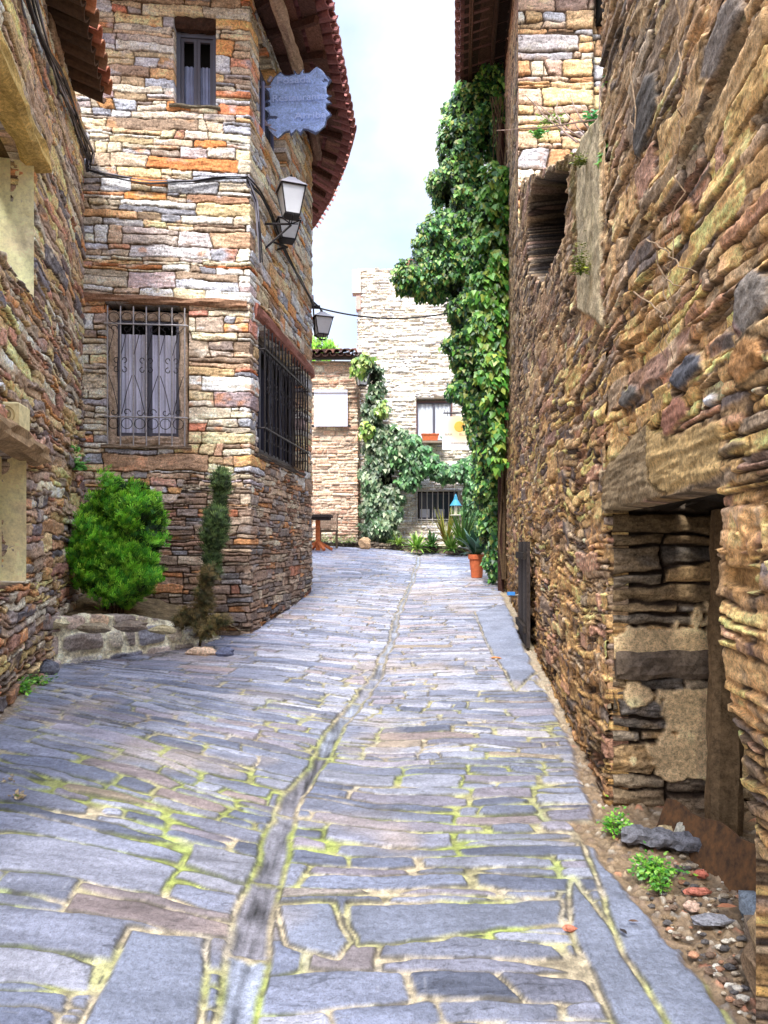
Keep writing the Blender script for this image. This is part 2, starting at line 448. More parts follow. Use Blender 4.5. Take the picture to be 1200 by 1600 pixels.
def paving(X, D):
    cx = chx(D)+.035*fbm(D/.7, D*0, 2, 13); s = X-cx+.014*fbm(X/.16, D/.14, 2, 14); sh = X.shape
    wv = .02*fbm(X/.3, D/.3, 3, 5)
    tilt = .22*sm(2.2, 4.5, D)*np.where(s < 0, 1., .35)
    w = D+tilt*s+.12*fbm(X/1.3, D/1.3, 2, 6)-.05*np.abs(s)+.05*fbm(X/.5, D/.6, 2, 16)
    sid, e, lu, lv = coursed(s+wv, w*1.0, (.085, .21), (.26, .95), 21, split=.5, warp=(.065, .006), rr=.022, wscale=.50)
    sid = sid+np.where(s < 0, 0, 500000)
    # irregular erosion of the stone outline
    nr_ = .35+.65*sm(7, 3, D)
    er = .6*(.005*np.clip(fbm(X/.16, D/.12, 2, 9)+.4, 0, 2)+.007*rnd(sid, 8)+.012*sm(.1, .6, fbm(X/.6, D/.5, 2, 19)))*nr_+(.05*np.clip(np.abs(lu)*2, 0, 1)**3*rnd(sid, 10)*np.where(lu*(rnd(sid, 11)-.5) > 0, 1, .35)-.008)*nr_
    e = e-er
    # stones do not run under the channel
    cw = .050+.032*fbm(D/.28, D*0+np.sign(s), 3, 12)+.014*sm(3.6, 2.9, D)*sm(2.2, 2.8, D)-.018*sm(5, 9, D)
    e = np.minimum(e, np.abs(s)-cw-.004-.010*np.clip(fbm(D/.4, D*0+np.sign(s)*3, 2, 17), 0, 1))
    # small stones fill the wide joints beside the channel
    over = []
    def ov(poly, seed_id, rough=.012):
        nonlocal sid, e, lu, lv
        P = [G(*q) for q in poly]
        sd = polysdf(X+rough*1.4*fbm(X/.16, D/.16, 2, seed_id), D+rough*1.4*fbm(X/.16+4, D/.16, 2, seed_id+1), P)
        e = np.where(sd > 0, sd, np.minimum(e, -sd-.012)); sid = np.where(sd > 0, 9000000+seed_id, sid)
        mx = np.mean([p[0] for p in P]); my = np.mean([p[1] for p in P])
        lu = np.where(sd > 0, (X-mx)*1.2, lu); lv = np.where(sd > 0, (D-my)*1.2, lv)
    ov([(205, 1448), (322, 1460), (312, 1640), (110, 1640)], 31)
    ov([(908, 1300), (975, 1318), (1050, 1440), (1160, 1640), (1010, 1600), (960, 1450)], 32)
    ov([(895, 1372), (955, 1450), (1060, 1640), (980, 1640), (890, 1440)], 33)
    ov([(435, 1412), (520, 1408), (545, 1470), (525, 1497), (450, 1470)], 34)
    ov([(742, 955), (792, 944), (838, 1048), (806, 1078), (765, 1012)], 35)
    ov([(545, 1412), (870, 1405), (885, 1440), (560, 1476)], 36, .02)
    # the channel
    R = np.random.RandomState(3); cuts = 1.2+np.cumsum(np.concatenate([[0], .28+.60*R.rand(60)]))
    k = np.clip(np.searchsorted(cuts, D.ravel()).reshape(sh), 1, len(cuts)-1)
    Dj = D+.25*s+.02*fbm(X/.05, D/.05, 2, 75); ed = np.minimum(Dj-cuts[k-1], cuts[k]-Dj)
    inch = np.abs(s) < cw
    ec = np.minimum(cw-np.abs(s), ed)-.006
    rad = .03; a = np.maximum(rad-(cw-np.abs(s)), 0); b = np.maximum(rad-ed, 0)
    ec = np.where((a > 0) & (b > 0), rad-np.sqrt(a*a+b*b), ec)
    # relief and colour
    gap = .008
    inn = sm(-.002, .015, e)
    big = sm(6, 2, D)
    h = (rnd(sid, 3)-.5)*.009+(rnd(sid, 4)-.5)*.018*lu+(rnd(sid, 5)-.5)*.012*lv+.003*sm(0, .03, e)
    lam = fbm(X/.22, D/.035, 3, 41); st = np.round(fbm(X/.30, D/.09, 3, 42)*5)/5
    h = h+.004*lam+.008*st+.003*fbm(X/.03, D/.03, 3, 43)
    hm = -.010+.006*fbm(X/.07, D/.07, 3, 44)
    H = hm*(1-inn)+h*inn
    c = palette(sid, SLATE, 50, .22)
    c = c*(1+.42*fbm(X/.16, D/.07, 4, 51)+.26*lam)[..., None]
    crk = (np.abs(fbm(X/.28, D/.05, 3, 55)) < .018)&(fbm(X/.3, D/.3, 2, 56) > 0); c = c*(1-.45*crk)[..., None]
    scr = (fbm(X/.012, D/.10, 2, 52) > .62)*.16+(fbm(X/.10, D/.010, 2, 53) > .62)*.14
    c = c*(1-.0*scr[..., None])+scr[..., None]*.5
    c = np.where((sid >= 9000000)[..., None], lin((118, 124, 140))*(.85+.35*rnd(sid, 88))[..., None]*(1+.4*fbm(X/.16, D/.12, 4, 58))[..., None], c)
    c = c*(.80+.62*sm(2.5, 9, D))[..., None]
    warm = np.clip(fbm(X/.5, D/.5, 3, 54)*1.8-.35, 0, .45)[..., None]
    c = c*(1-warm)+lin((176, 158, 140))*warm*.9+0
    edge = sm(.008, .0, e)[..., None]*.15
    c = c*(1-edge)+lin((185, 178, 160))*edge
    sand = lin((166, 154, 128)); moss = lin((132, 150, 50)); grey = lin((152, 148, 140)); dirt = lin((104, 94, 78))
    mm = np.clip(fbm(X/.35, D/.3, 3, 60)*2.2+.45+.25*sm(.2, -1., X), 0, 1)*sm(7.5, 3.2, D+.35*np.abs(X))
    gm = np.clip(fbm(X/.2, D/.2, 3, 61)*1.8+.1+.5*sm(4, 8, D), 0, 1)
    dm = np.clip(fbm(X/.04, D/.04, 3, 62)*1.3, 0, .55)
    mc = sand*(1-gm[..., None])+grey*gm[..., None]
    mc = mc*(1-mm[..., None]*.75)+moss*mm[..., None]*.75
    mc = mc*(1-dm[..., None])+dirt*dm[..., None]
    mc = mc*(1+.7*fbm(X/.035, D/.03, 3, 63))[..., None]
    C = mc*(1-inn[..., None])+c*inn[..., None]
    # thin dark line under the stone's edge
    dk = (sm(-.004, .004, e)*sm(.016, .006, e)*(fbm(X/.1, D/.1, 2, 64) > -.05))[..., None]
    C = C*(1-.65*dk)
    ic = sm(-.004, .020, ec)
    hc = -.010-.010*(1-np.clip(np.abs(s)/cw, 0, 1)**2)+(rnd(k, 71)-.5)*.012+.006*fbm(X/.03, D/.14, 3, 72)+.004*st
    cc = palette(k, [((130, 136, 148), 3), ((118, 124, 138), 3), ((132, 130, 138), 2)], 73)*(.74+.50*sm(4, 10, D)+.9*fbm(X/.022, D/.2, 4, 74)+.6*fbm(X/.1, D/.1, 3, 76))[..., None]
    hg = -.026
    H = np.where(inch, hc*ic+hm*(1-ic), H)
    C = np.where(inch[..., None], cc*ic[..., None]+mc*.8*(1-ic[..., None]), C)
    side = sm(.0, .02, np.abs(s)-cw)*0
    # dirt strips along the walls
    wl = .78+.0985*D
    dl = np.where(D < 3.55, .90+(3.42-D)*.125, wl-.10-.05*fbm(D/.3, D*0, 2, 80))
    t = sm(-.02, .03, X-dl+.03*fbm(X/.08, D/.08, 3, 81))
    gv = fbm(X/.03, D/.03, 4, 82)
    # left foot of the houses
    hd = -.03+.02*gv+.015*fbm(X/.12, D/.12, 3, 83)+.05*t*sm(0, .3, X-dl)*0
    peb = rubble(X, D, .035, .03, 85); pc = palette(peb[0], [((150, 130, 104), 4), ((120, 100, 82), 4), ((176, 166, 150), 2), ((190, 130, 100), 1), ((96, 92, 90), 2)], 86, .4)
    pin = sm(.002, .006, peb[1])*(rnd(peb[0], 87) < .4)
    dc = lin((126, 106, 82))*(1+.8*gv)[..., None]*(1-pin[..., None])+pc*pin[..., None]
    hd = hd+.012*pin
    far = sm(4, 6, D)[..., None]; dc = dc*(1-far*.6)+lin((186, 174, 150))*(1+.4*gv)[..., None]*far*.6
    H = H*(1-t)+hd*t; C = C*(1-t[..., None])+dc*t[..., None]
    # soil at the left wall's foot
    wl2 = -1.24-.25*D
    t2 = sm(.10, .02, (X-wl2)+.04*fbm(X/.1, D/.1, 2, 90))*sm(8, 7.5, D)
    H = H*(1-t2)+(-.0+.02*gv)*t2; C = C*(1-t2[..., None])+dc*t2[..., None]
    return H, np.clip(C, .01, .9)
ds = [1.35]
while ds[-1] < 20.3: ds.append(ds[-1]+max(.0048, .0021*ds[-1]))
ds = np.array(ds)
xs = np.concatenate([np.arange(-3.6, -2.4, .016), np.arange(-2.4, 1.35, .0085), np.arange(1.35, 2.9, .016)])
Xg, Dg = np.meshgrid(xs, ds)
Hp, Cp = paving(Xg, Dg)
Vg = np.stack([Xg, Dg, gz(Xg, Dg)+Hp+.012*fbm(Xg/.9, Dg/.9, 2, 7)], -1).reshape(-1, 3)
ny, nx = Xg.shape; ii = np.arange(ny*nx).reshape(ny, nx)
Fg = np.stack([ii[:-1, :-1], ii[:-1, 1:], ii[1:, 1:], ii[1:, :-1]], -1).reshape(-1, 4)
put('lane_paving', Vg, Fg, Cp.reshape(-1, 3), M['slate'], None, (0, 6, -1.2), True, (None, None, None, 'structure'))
# the hillside the village stands on
xs = np.concatenate([np.linspace(-400, -12, 24), np.linspace(-10, 10, 41), np.linspace(12, 400, 24)])
ds = np.concatenate([np.linspace(-300, -12, 20), np.linspace(-10, 30, 81), np.linspace(40, 600, 30)])
Xt, Dt = np.meshgrid(xs, ds); ny, nx = Xt.shape; ii = np.arange(ny*nx).reshape(ny, nx)
Zt = gz(np.clip(Xt, -3.2, 2.7), Dt)-.10+np.abs(Xt)*0
Ct = lin((120, 108, 88))*(1+.5*fbm(Xt/.7, Dt/.7, 4, 95))[..., None]
put('hillside_ground', np.stack([Xt, Dt, Zt], -1).reshape(-1, 3), np.stack([ii[:-1, :-1], ii[:-1, 1:], ii[1:, 1:], ii[1:, :-1]], -1).reshape(-1, 4), Ct.reshape(-1, 3), M['stone'], None, (0, 0, -1.6), True, (None, None, None, 'structure'))

# ================================================================ WALL LOOKS
P_B1 = [((230, 150, 92), 2.4), ((236, 182, 124), 2.2), ((230, 214, 188), 5), ((240, 234, 222), 4), ((200, 204, 214), 3.8), ((208, 184, 158), 3.4), ((160, 136, 116), 3.), ((228, 204, 158), 2.4), ((166, 166, 174), 2), ((214, 124, 78), 1.2)]
P_B1L = [((150, 126, 106), 4), ((134, 124, 116), 4), ((170, 150, 128), 3), ((138, 116, 98), 3), ((196, 140, 92), 1.8), ((124, 122, 122), 2.4), ((190, 176, 152), 2.4), ((158, 104, 78), 1)]
P_A = [((200, 172, 126), 3), ((150, 138, 132), 4), ((176, 150, 126), 4), ((212, 150, 100), 2), ((112, 108, 112), 2.4), ((212, 202, 180), 3), ((180, 132, 112), 2), ((224, 196, 132), 2)]
P_R = [((192, 156, 108), 4), ((150, 130, 110), 3.4), ((210, 166, 108), 4), ((224, 182, 116), 3), ((120, 108, 102), 3), ((188, 142, 118), 2.6), ((188, 166, 138), 2), ((92, 82, 78), 2.4)]
P_C = [((226, 223, 218), 4), ((206, 202, 197), 3), ((184, 174, 166), 2.4), ((174, 173, 180), 2.6), ((212, 198, 182), 1.6), ((146, 136, 128), 1.8)]
P_D = [((212, 178, 150), 4), ((196, 150, 122), 3), ((176, 140, 120), 2.4), ((220, 200, 176), 2), ((150, 128, 114), 2)]
MO_B1 = lin((112, 92, 70)); MO_DK = lin((64, 52, 42)); MO_R = lin((238, 184, 124)); MO_C = lin((205, 192, 172))
UC = [0.]
def f_B1(U, Z):
    sid, e, lu, lv = coursed(U, Z, (.07, .19), (.20, .90), 101, split=.45, warp=(.034, .007), rr=.016, wscale=.33)
    H, C = stone_look(U, Z, sid, e, lu, lv, P_B1, MO_B1*.7, 102, gap=.0045, depth=.024, hv=.010, dome=.003, tilt=.012, fac=.3)
    sid2, e2, lu2, lv2 = coursed(U, Z, (.04, .125), (.12, .46), 111, split=.5, warp=(.026, .006), rr=.012, wscale=.3)
    H2, C2 = stone_look(U, Z, sid2, e2, lu2, lv2, P_B1L, MO_DK*1.4, 112, gap=.0045, depth=.024, hv=.013, dome=.0, tilt=.022, fac=.5)
    # lower and side masonry is smaller and browner
    side = sm(UC[0]+.05, UC[0]+.35, U)
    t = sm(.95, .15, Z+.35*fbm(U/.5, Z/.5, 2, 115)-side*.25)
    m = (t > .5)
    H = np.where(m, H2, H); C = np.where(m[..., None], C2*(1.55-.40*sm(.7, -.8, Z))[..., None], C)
    t2 = np.clip(t*1.2, 0, 1)[..., None]
    # an ochre wash of old mortar round the corner
    C = C*1.10
    oc = (np.clip(fbm(U/.35, Z/.5, 3, 117)*1.7-.1, 0, .6)*side*sm(1., 2., Z))[..., None]
    C = C*(1-oc)+C*0+oc*lin((214, 160, 92))*(1+.4*fbm(U/.03, Z/.03, 3, 118))[..., None]
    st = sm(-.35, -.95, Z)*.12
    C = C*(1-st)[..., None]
    return H, np.clip(C, .01, .9)
def f_A(U, Z):
    sid, e, lu, lv = coursed(U*1.0, Z+.06*fbm(U/.7, Z/.7, 2, 120), (.04, .14), (.18, .8), 121, split=.5, warp=(.05, .012), rr=.02, wscale=.35)
    H, C = stone_look(U, Z, sid, e, lu, lv, P_A, MO_DK*1.6, 122, gap=.005, depth=.026, hv=.014, dome=.003, tilt=.02, fac=.5)
    oc = np.clip(fbm(U/.3, Z/.4, 3, 127)*2-.2, 0, .8)[..., None]*sm(.6, 0, e/.012)[..., None]
    C = C*(1-oc)+oc*lin((206, 172, 110))
    lowd = sm(.2, -.9, Z)[..., None]; C = C*1.5*(1-.25*lowd)
    H = H+.03*fbm(U/.6, Z/.6, 3, 128)
    return H, np.clip(C, .01, .9)
def hole_bump(U, Z, u, z, a, b, seed):
    r = np.hypot((U-u)/a, (Z-z)/b)+.35*fbm(U/.12, Z/.12, 3, seed); return sm(1.1, .75, r)
RP = Path([(.78+.0985*.6, .6), (.78+.0985*12.4, 12.4)])
def ru(d): return (d-.6)*math.hypot(1, .0985)
def f_R(U, Z, big=True):
    Uw = U; Zw = Z
    Zs = Zw+.12*fbm(U/1.0, Z/.8, 2, 129)+.016*fbm(U/.25, Z/.2, 2, 128)
    sid, e, lu, lv = coursed(Uw, Zs, (.028, .10), (.10, .55), 131, split=.45, warp=(.026, .006), rr=.012, wscale=.25)
    H, C = stone_look(U, Z, sid, e, lu, lv, P_R, MO_DK*1.3, 132, gap=.0045, depth=.022, hv=.015, dome=.0, tilt=.022, fac=.2)
    # larger stones among the rubble
    s2, e2, a2, b2 = coursed(Uw+.4, Zs*1.0+.05*fbm(U/.4, Z/.3, 2, 127), (.08, .20), (.25, .85), 141, split=.15, warp=(.035, .007), rr=.02, wscale=.3)
    pk = (rnd(s2, 149) < .30*sm(-.9, .3, Z)+.15) & (e2 > .0)
    shr = .012+.02*rnd(s2, 148)
    on = sm(shr-.006, shr+.004, e2)*pk
    H2, C2 = stone_look(U, Z, s2, e2-.01, a2, b2, P_R, MO_DK*1.3, 142, gap=.005, depth=.022, hv=.010, dome=.0, tilt=.03, fac=.2)
    H = H*(1-on)+(H2+.008)*on; C = C*(1-on[..., None])+C2*on[..., None]
    # clay mortar smeared over the stones
    cl = np.clip(fbm(U/.45, Z/.30, 4, 151)*3.0+.16, 0, 1)*np.clip(fbm(U/.05, Z/.06, 3, 152)*2+.75, 0, 1)*(1-.6*on)
    hc = -.002+.020*fbm(U/.07, Z/.05, 4, 153)+.008*fbm(U/.15, Z/.15, 2, 154)
    H = H*(1-cl)+np.maximum(H, hc)*cl
    cc = MO_R[None, None]*.60*(1+1.0*fbm(U/.06, Z/.05, 4, 155))[..., None]
    C = C*(1-cl[..., None]*.85)+cc*cl[..., None]*.85
    # missing stones
    ms = ((rnd(sid, 157) < .10) & (e > .008))*sm(.006, .014, e)*(1-on)
    H = H-.035*ms; C = C*(1-.6*ms[..., None])
    # darker, slightly yellower foot
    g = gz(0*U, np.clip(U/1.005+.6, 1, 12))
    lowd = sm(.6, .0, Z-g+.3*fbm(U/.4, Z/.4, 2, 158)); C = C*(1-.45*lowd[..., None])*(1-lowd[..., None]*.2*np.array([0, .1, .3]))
    # greyer weathered top
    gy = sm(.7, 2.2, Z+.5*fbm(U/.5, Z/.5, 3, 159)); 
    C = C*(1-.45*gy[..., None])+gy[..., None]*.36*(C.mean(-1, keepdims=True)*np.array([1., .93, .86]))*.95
    C = C*np.array([1.64, 1.62, 1.56])
    H = H*.8+.014*fbm(U/.7, Z/.7, 3, 160)+.0035*fbm(U/.03, Z/.02, 3, 161)
    return H, np.clip(C, .01, .9)
def f_RH(U, Z):      # the tall old house on the right with its cellar door
    H, C = f_R(U, Z)
    def blk(poly, seed, col, hoff, rough=.03, lamz=.03):
        nonlocal H, C
        sd = polysdf(U+rough*fbm(U/.15, Z/.15, 3, seed), Z+rough*fbm(U/.15+5, Z/.15, 3, seed+1), poly)
        k = sm(0, .018, sd)
        h = hoff*.5+.006*sm(0, .04, sd)+.008*fbm(U/.25, Z/lamz, 4, seed+2)+.012*np.round(fbm(U/.20, Z/.05, 3, seed+3)*4)/4
        c = lin(col)*(1+.5*fbm(U/.20, Z/(lamz*.8), 4, seed+4)+.35*fbm(U/.05, Z/.05, 3, seed+5))[..., None]
        dk = sm(.0, .006, sd+.012)*sm(.006, 0, sd)
        H = H*(1-k)+h*k; C = (C*(1-.6*dk)[..., None])*(1-k[..., None])+c*k[..., None]
    # lintel slabs over the door
    a, b = ru(2.05), ru(3.98)
    blk([(ru(2.15), .19), (ru(3.0), .185), (ru(3.08), .50), (ru(2.6), .40), (ru(2.12), .36)], 171, (196, 164, 112), .02, lamz=.016)
    blk([(ru(2.7), .17), (ru(4.0), .155), (ru(4.05), .24), (ru(3.7), .42), (ru(3.0), .50), (ru(2.95), .25)], 175, (158, 136, 104), .015, lamz=.016)
    # odd single stones
    for i, (px, py, w, h, col) in enumerate([(1165, 490, 30, 85, (150, 112, 104)), (1075, 340, 22, 60, (180, 140, 88)), (1075, 580, 55, 60, (104, 104, 110)), (1055, 650, 45, 60, (176, 126, 104)), (1110, 625, 20, 28, (232, 230, 232)), (1170, 560, 60, 80, (196, 146, 96)), (1130, 60, 70, 90, (140, 128, 118)), (1180, 470, 60, 100, (150, 140, 130)), (1010, 180, 40, 120, (110, 104, 98)), (985, 620, 30, 40, (120, 114, 108)), (890, 830, 20, 40, (120, 116, 112)), (1150, 700, 50, 30, (150, 130, 104))]):
        u, d = RP.hit(px); z = (HY-py)/F*d; hw = abs(RP.hit(px+w/2)[0]-RP.hit(px-w/2)[0])/2; hh = h/F*d/2
        blk([(u-hw, z-hh*.6), (u+hw*.3, z-hh), (u+hw, z-hh*.2), (u+hw*.7, z+hh*.8), (u-hw*.2, z+hh), (u-hw*.9, z+hh*.4)], 180+i*7, col, .03, .02)
    H = H-.15*sm(-.2, -1.25, Z)*sm(ru(2.75), ru(2.3), U)
    return H, np.clip(C, .01, .9)
def f_RW(U, Z):      # the ruined stretch
    H, C = f_R(U, Z)
    top = np.interp(U, [ru(3.9), ru(4.67), ru(9)], [2.3, 2.50, 4.42])
    # hollow under the house corner, its shade painted into the colour
    k = polysdf(U+.06*fbm(U/.2, Z/.2, 3, 191), Z+.06*fbm(U/.2, Z/.2, 3, 192), [(ru(5.1), 2.62), (ru(5.3), 2.2), (ru(6.6), 2.35), (ru(7.9), 2.9), (ru(8.1), 3.5), (ru(7.6), 3.75)])
    kk = sm(0, .06, k); H = H-.55*kk; C = C*(1-.97*kk**.25)[..., None]
    # pale plaster strip and moss
    p = sm(0, .03, polysdf(U+.03*fbm(U/.1, Z/.1, 3, 193), Z, [(ru(3.85), 1.1), (ru(4.0), 1.2), (ru(4.62), 1.45), (ru(4.66), 2.6), (ru(3.85), 2.6)]))
    pc = lin((196, 180, 146))*(1+.5*fbm(U/.08, Z/.12, 4, 194))[..., None]
    H = H*(1-p)+(.028+.012*fbm(U/.08, Z/.08, 4, 195))*p; C = C*(1-p[..., None]*.9)+pc*p[..., None]*.9
    ms = np.clip(fbm(U/.25, Z/.3, 3, 196)*2.2-.1, 0, 1)*sm(1.1, .2, top-Z)*.7
    C = C*(1-ms[..., None])+ms[..., None]*lin((112, 108, 48))*(1+.5*fbm(U/.03, Z/.03, 3, 197))[..., None]
    return H, np.clip(C, .01, .9)
def mk_f(pal, mo, seed, hr, wr, bright=1., gap=.008, hv=.012, depth=.025, split=.35, warp=(.02, .006), haze=0.):
    def f(U, Z):
        sid, e, lu, lv = coursed(U, Z, hr, wr, seed, split=split, warp=warp, rr=.03)
        H, C = stone_look(U, Z, sid, e, lu, lv, pal, mo, seed+1, gap=gap, depth=depth, hv=hv, bright=bright)
        return H, C
    return f
f_B = mk_f([((222, 168, 122), 3), ((232, 196, 146), 3), ((196, 198, 206), 2), ((212, 182, 158), 3), ((230, 216, 190), 3), ((182, 156, 142), 2)], MO_DK*2, 301, (.07, .28), (.2, .8), 1.15, .008, .016, .025, .25, (.04, .008))
f_C = mk_f(P_C, MO_C*.95, 311, (.05, .16), (.12, .50), 1.62, .010, .024, .03, .45, (.03, .008))
f_D = mk_f(P_D, MO_C*.8, 321, (.06, .17), (.15, .5), 1.3, .009, .018)
def f_jamb(U, Z):
    sid, e, lu, lv = coursed(U, Z, (.05, .20), (.25, .8), 331, split=.5, warp=(.035, .008), rr=.012)
    H, C = stone_look(U, Z, sid, e, lu, lv, [((150, 134, 112), 3), ((120, 112, 104), 3), ((170, 144, 108), 2), ((200, 164, 116), 1.6)], MO_DK*1.3, 332, gap=.008, depth=.03, hv=.016, tilt=.03, fac=.7)
    k = np.clip((fbm(U/.30, Z/.24, 4, 335)+.25*fbm(U/.05, Z/.05, 3, 338)-.08+.75*sm(.14, .34, U)*sm(-.68, -.78, Z)*sm(-1.22, -1.12, Z)+.40*sm(-.42, -.50, Z)*sm(-.62, -.55, Z)-.35*sm(-.30, -.1, Z)-.6*sm(.10, .0, U)-.5*sm(-1.1, -1.3, Z))*14, 0, 1)
    pc = lin((238, 206, 158))*(1+.45*fbm(U/.12, Z/.12, 4, 336))[..., None]
    H = H*(1-k)+(.030+.014*fbm(U/.14, Z/.14, 4, 337))*k; C = C*(1-k[..., None])+pc*k[..., None]
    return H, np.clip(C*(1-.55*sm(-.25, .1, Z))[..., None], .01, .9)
def f_yellow(U, Z):
    n = fbm(U/.25, Z/.3, 4, 341); H = .008*n+.004*fbm(U/.04, Z/.04, 3, 342)
    C = lin((252, 226, 176))*(1.12+.14*n)[..., None]; pale = np.clip(fbm(U/.3, Z/.25, 3, 343)*2, 0, .7)[..., None]
    C = C*(1-pale)+lin((240, 224, 186))*pale
    return H, np.clip(C, .01, .9)
def wallbox(mb, pts, z0, z1, inset):  # plain box added behind the wall skin to block light
    """core behind a height field; pts = plan outline"""
    k = len(pts); V = [np.array([p[0], p[1], z0]) for p in pts]+[np.array([p[0], p[1], z1]) for p in pts]
    mb.add(V, [tuple(range(k-1, -1, -1)), tuple(range(k, 2*k))]+[(i, (i+1) % k, (i+1) % k+k, i+k) for i in range(k)])
def woodgrain_log(mb, p, q, w, h, rgb, seed, amp=.012, up=(0, 0, 1)): mb.color(rgb); mb.log(p, q, w, h, up, 18, amp, seed)
# ================================================================ CORNER HOUSE (left)
FR = [(-3.55, 7.783), (-1.46, 8.0)]
BP = Path([(-3.55, 7.783), (-1.46, 8.0), (-1.10, 11.2), (-1.5, 12.6), (-2.6, 14.2)])
UC[0] = BP.s[1]
hs = thing('stone_house', (-2.4, 10.5, -1.0), 'tall corner house of coloured slate courses with two grilled windows and a wide tiled eave', 'house')
def uz(px, py, k): u, d = BP.hit(px, k); return u, (HY-py)/F*d, d
uf0, zt, _ = uz(165, 472, 0); uf1, _, _ = uz(294, 472, 0); zb = (HY-697)/F*7.9
WF = (uf0, uf1, zb, zt)
t0, ztb, _ = uz(272, 163, 0); t1, _, _ = uz(337, 163, 0); WT = (t0, t1, ztb, 5.72)
r0, _, d0 = uz(403, 500, 1); r1, _, d1 = uz(474, 500, 1); WR = (r0, r1, 1.03, 2.50)
q0, _, dq0 = uz(405, 100, 1); q1, _, dq1 = uz(446, 100, 1); WQ = (q0, q1, 4.77, 5.80)
us = np.concatenate([np.arange(.25, UC[0]-.03, .0095), UC[0]+np.array([-.03, -.02, -.01, 0, .01, .02, .03]), np.arange(UC[0]+.04, BP.s[2]+.0, .010), np.arange(BP.s[2], BP.s[-1], .05)])
zs = np.arange(-1.55, 6.0, .0095)
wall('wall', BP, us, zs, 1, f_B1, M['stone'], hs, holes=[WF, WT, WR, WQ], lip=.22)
def ptn(path, u, z, out=0., k=None):
    xy = path.at(np.array([u]))[0]; n = path.nrm(np.array([u]), 1)[0]
    if k is not None:
        t = path.t[k]; n = np.array([t[1], -t[0]]); xy = path.p[k]+t*(u-path.s[k])
    return np.array([xy[0]+n[0]*out, xy[1]+n[1]*out, z])
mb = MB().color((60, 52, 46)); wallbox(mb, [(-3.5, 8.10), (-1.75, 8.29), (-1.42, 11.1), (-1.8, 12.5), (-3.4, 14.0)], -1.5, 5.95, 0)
mb.build('added_core', M['dark'], hs)  # core added inside the house to keep light out
# lintels and sills
mb = MB(); woodgrain_log(mb, ptn(BP, .30, zt+.045, .0, 0), ptn(BP, UC[0]-.03, zt+.02, .0, 0), .10, .085, (150, 116, 92), 5); mb.build('lintel', M['wood'], hs)
mb = MB(); woodgrain_log(mb, ptn(BP, r0-.16, 2.60, -.03, 1), ptn(BP, BP.s[2]-.02, 2.60, -.03, 1), .16, .20, (150, 98, 84), 6); mb.build('lintel', M['wood'], hs)
mb = MB(); woodgrain_log(mb, ptn(BP, t0-.06, 5.66, -.10, 0), ptn(BP, t1+.06, 5.66, -.10, 0), .14, .14, (70, 52, 44), 7); mb.build('lintel', M['wood'], hs)
mb = MB(); mb.color((120, 112, 96)).log(ptn(BP, t0-.05, WT[2]-.02, -.03, 0), ptn(BP, t1+.05, WT[2]-.02, -.03, 0), .14, .04, (0, 0, 1), 12, .008, 8); mb.build('sill', M['stone'], hs)
mb = MB(); mb.color((96, 88, 80)).log(ptn(BP, r0-.05, 1.0, -.05, 1), ptn(BP, r1+.05, 1.0, -.05, 1), .18, .05, (0, 0, 1), 20, .008, 9); mb.build('sill', M['stone'], hs)
mb = MB(); mb.color((150, 132, 112)).log(ptn(BP, uf0-.04, WF[2]-.01, -.02, 0), ptn(BP, uf1+.04, WF[2]-.01, -.02, 0), .14, .05, (0, 0, 1), 14, .01, 10); mb.build('sill', M['wood'], hs)
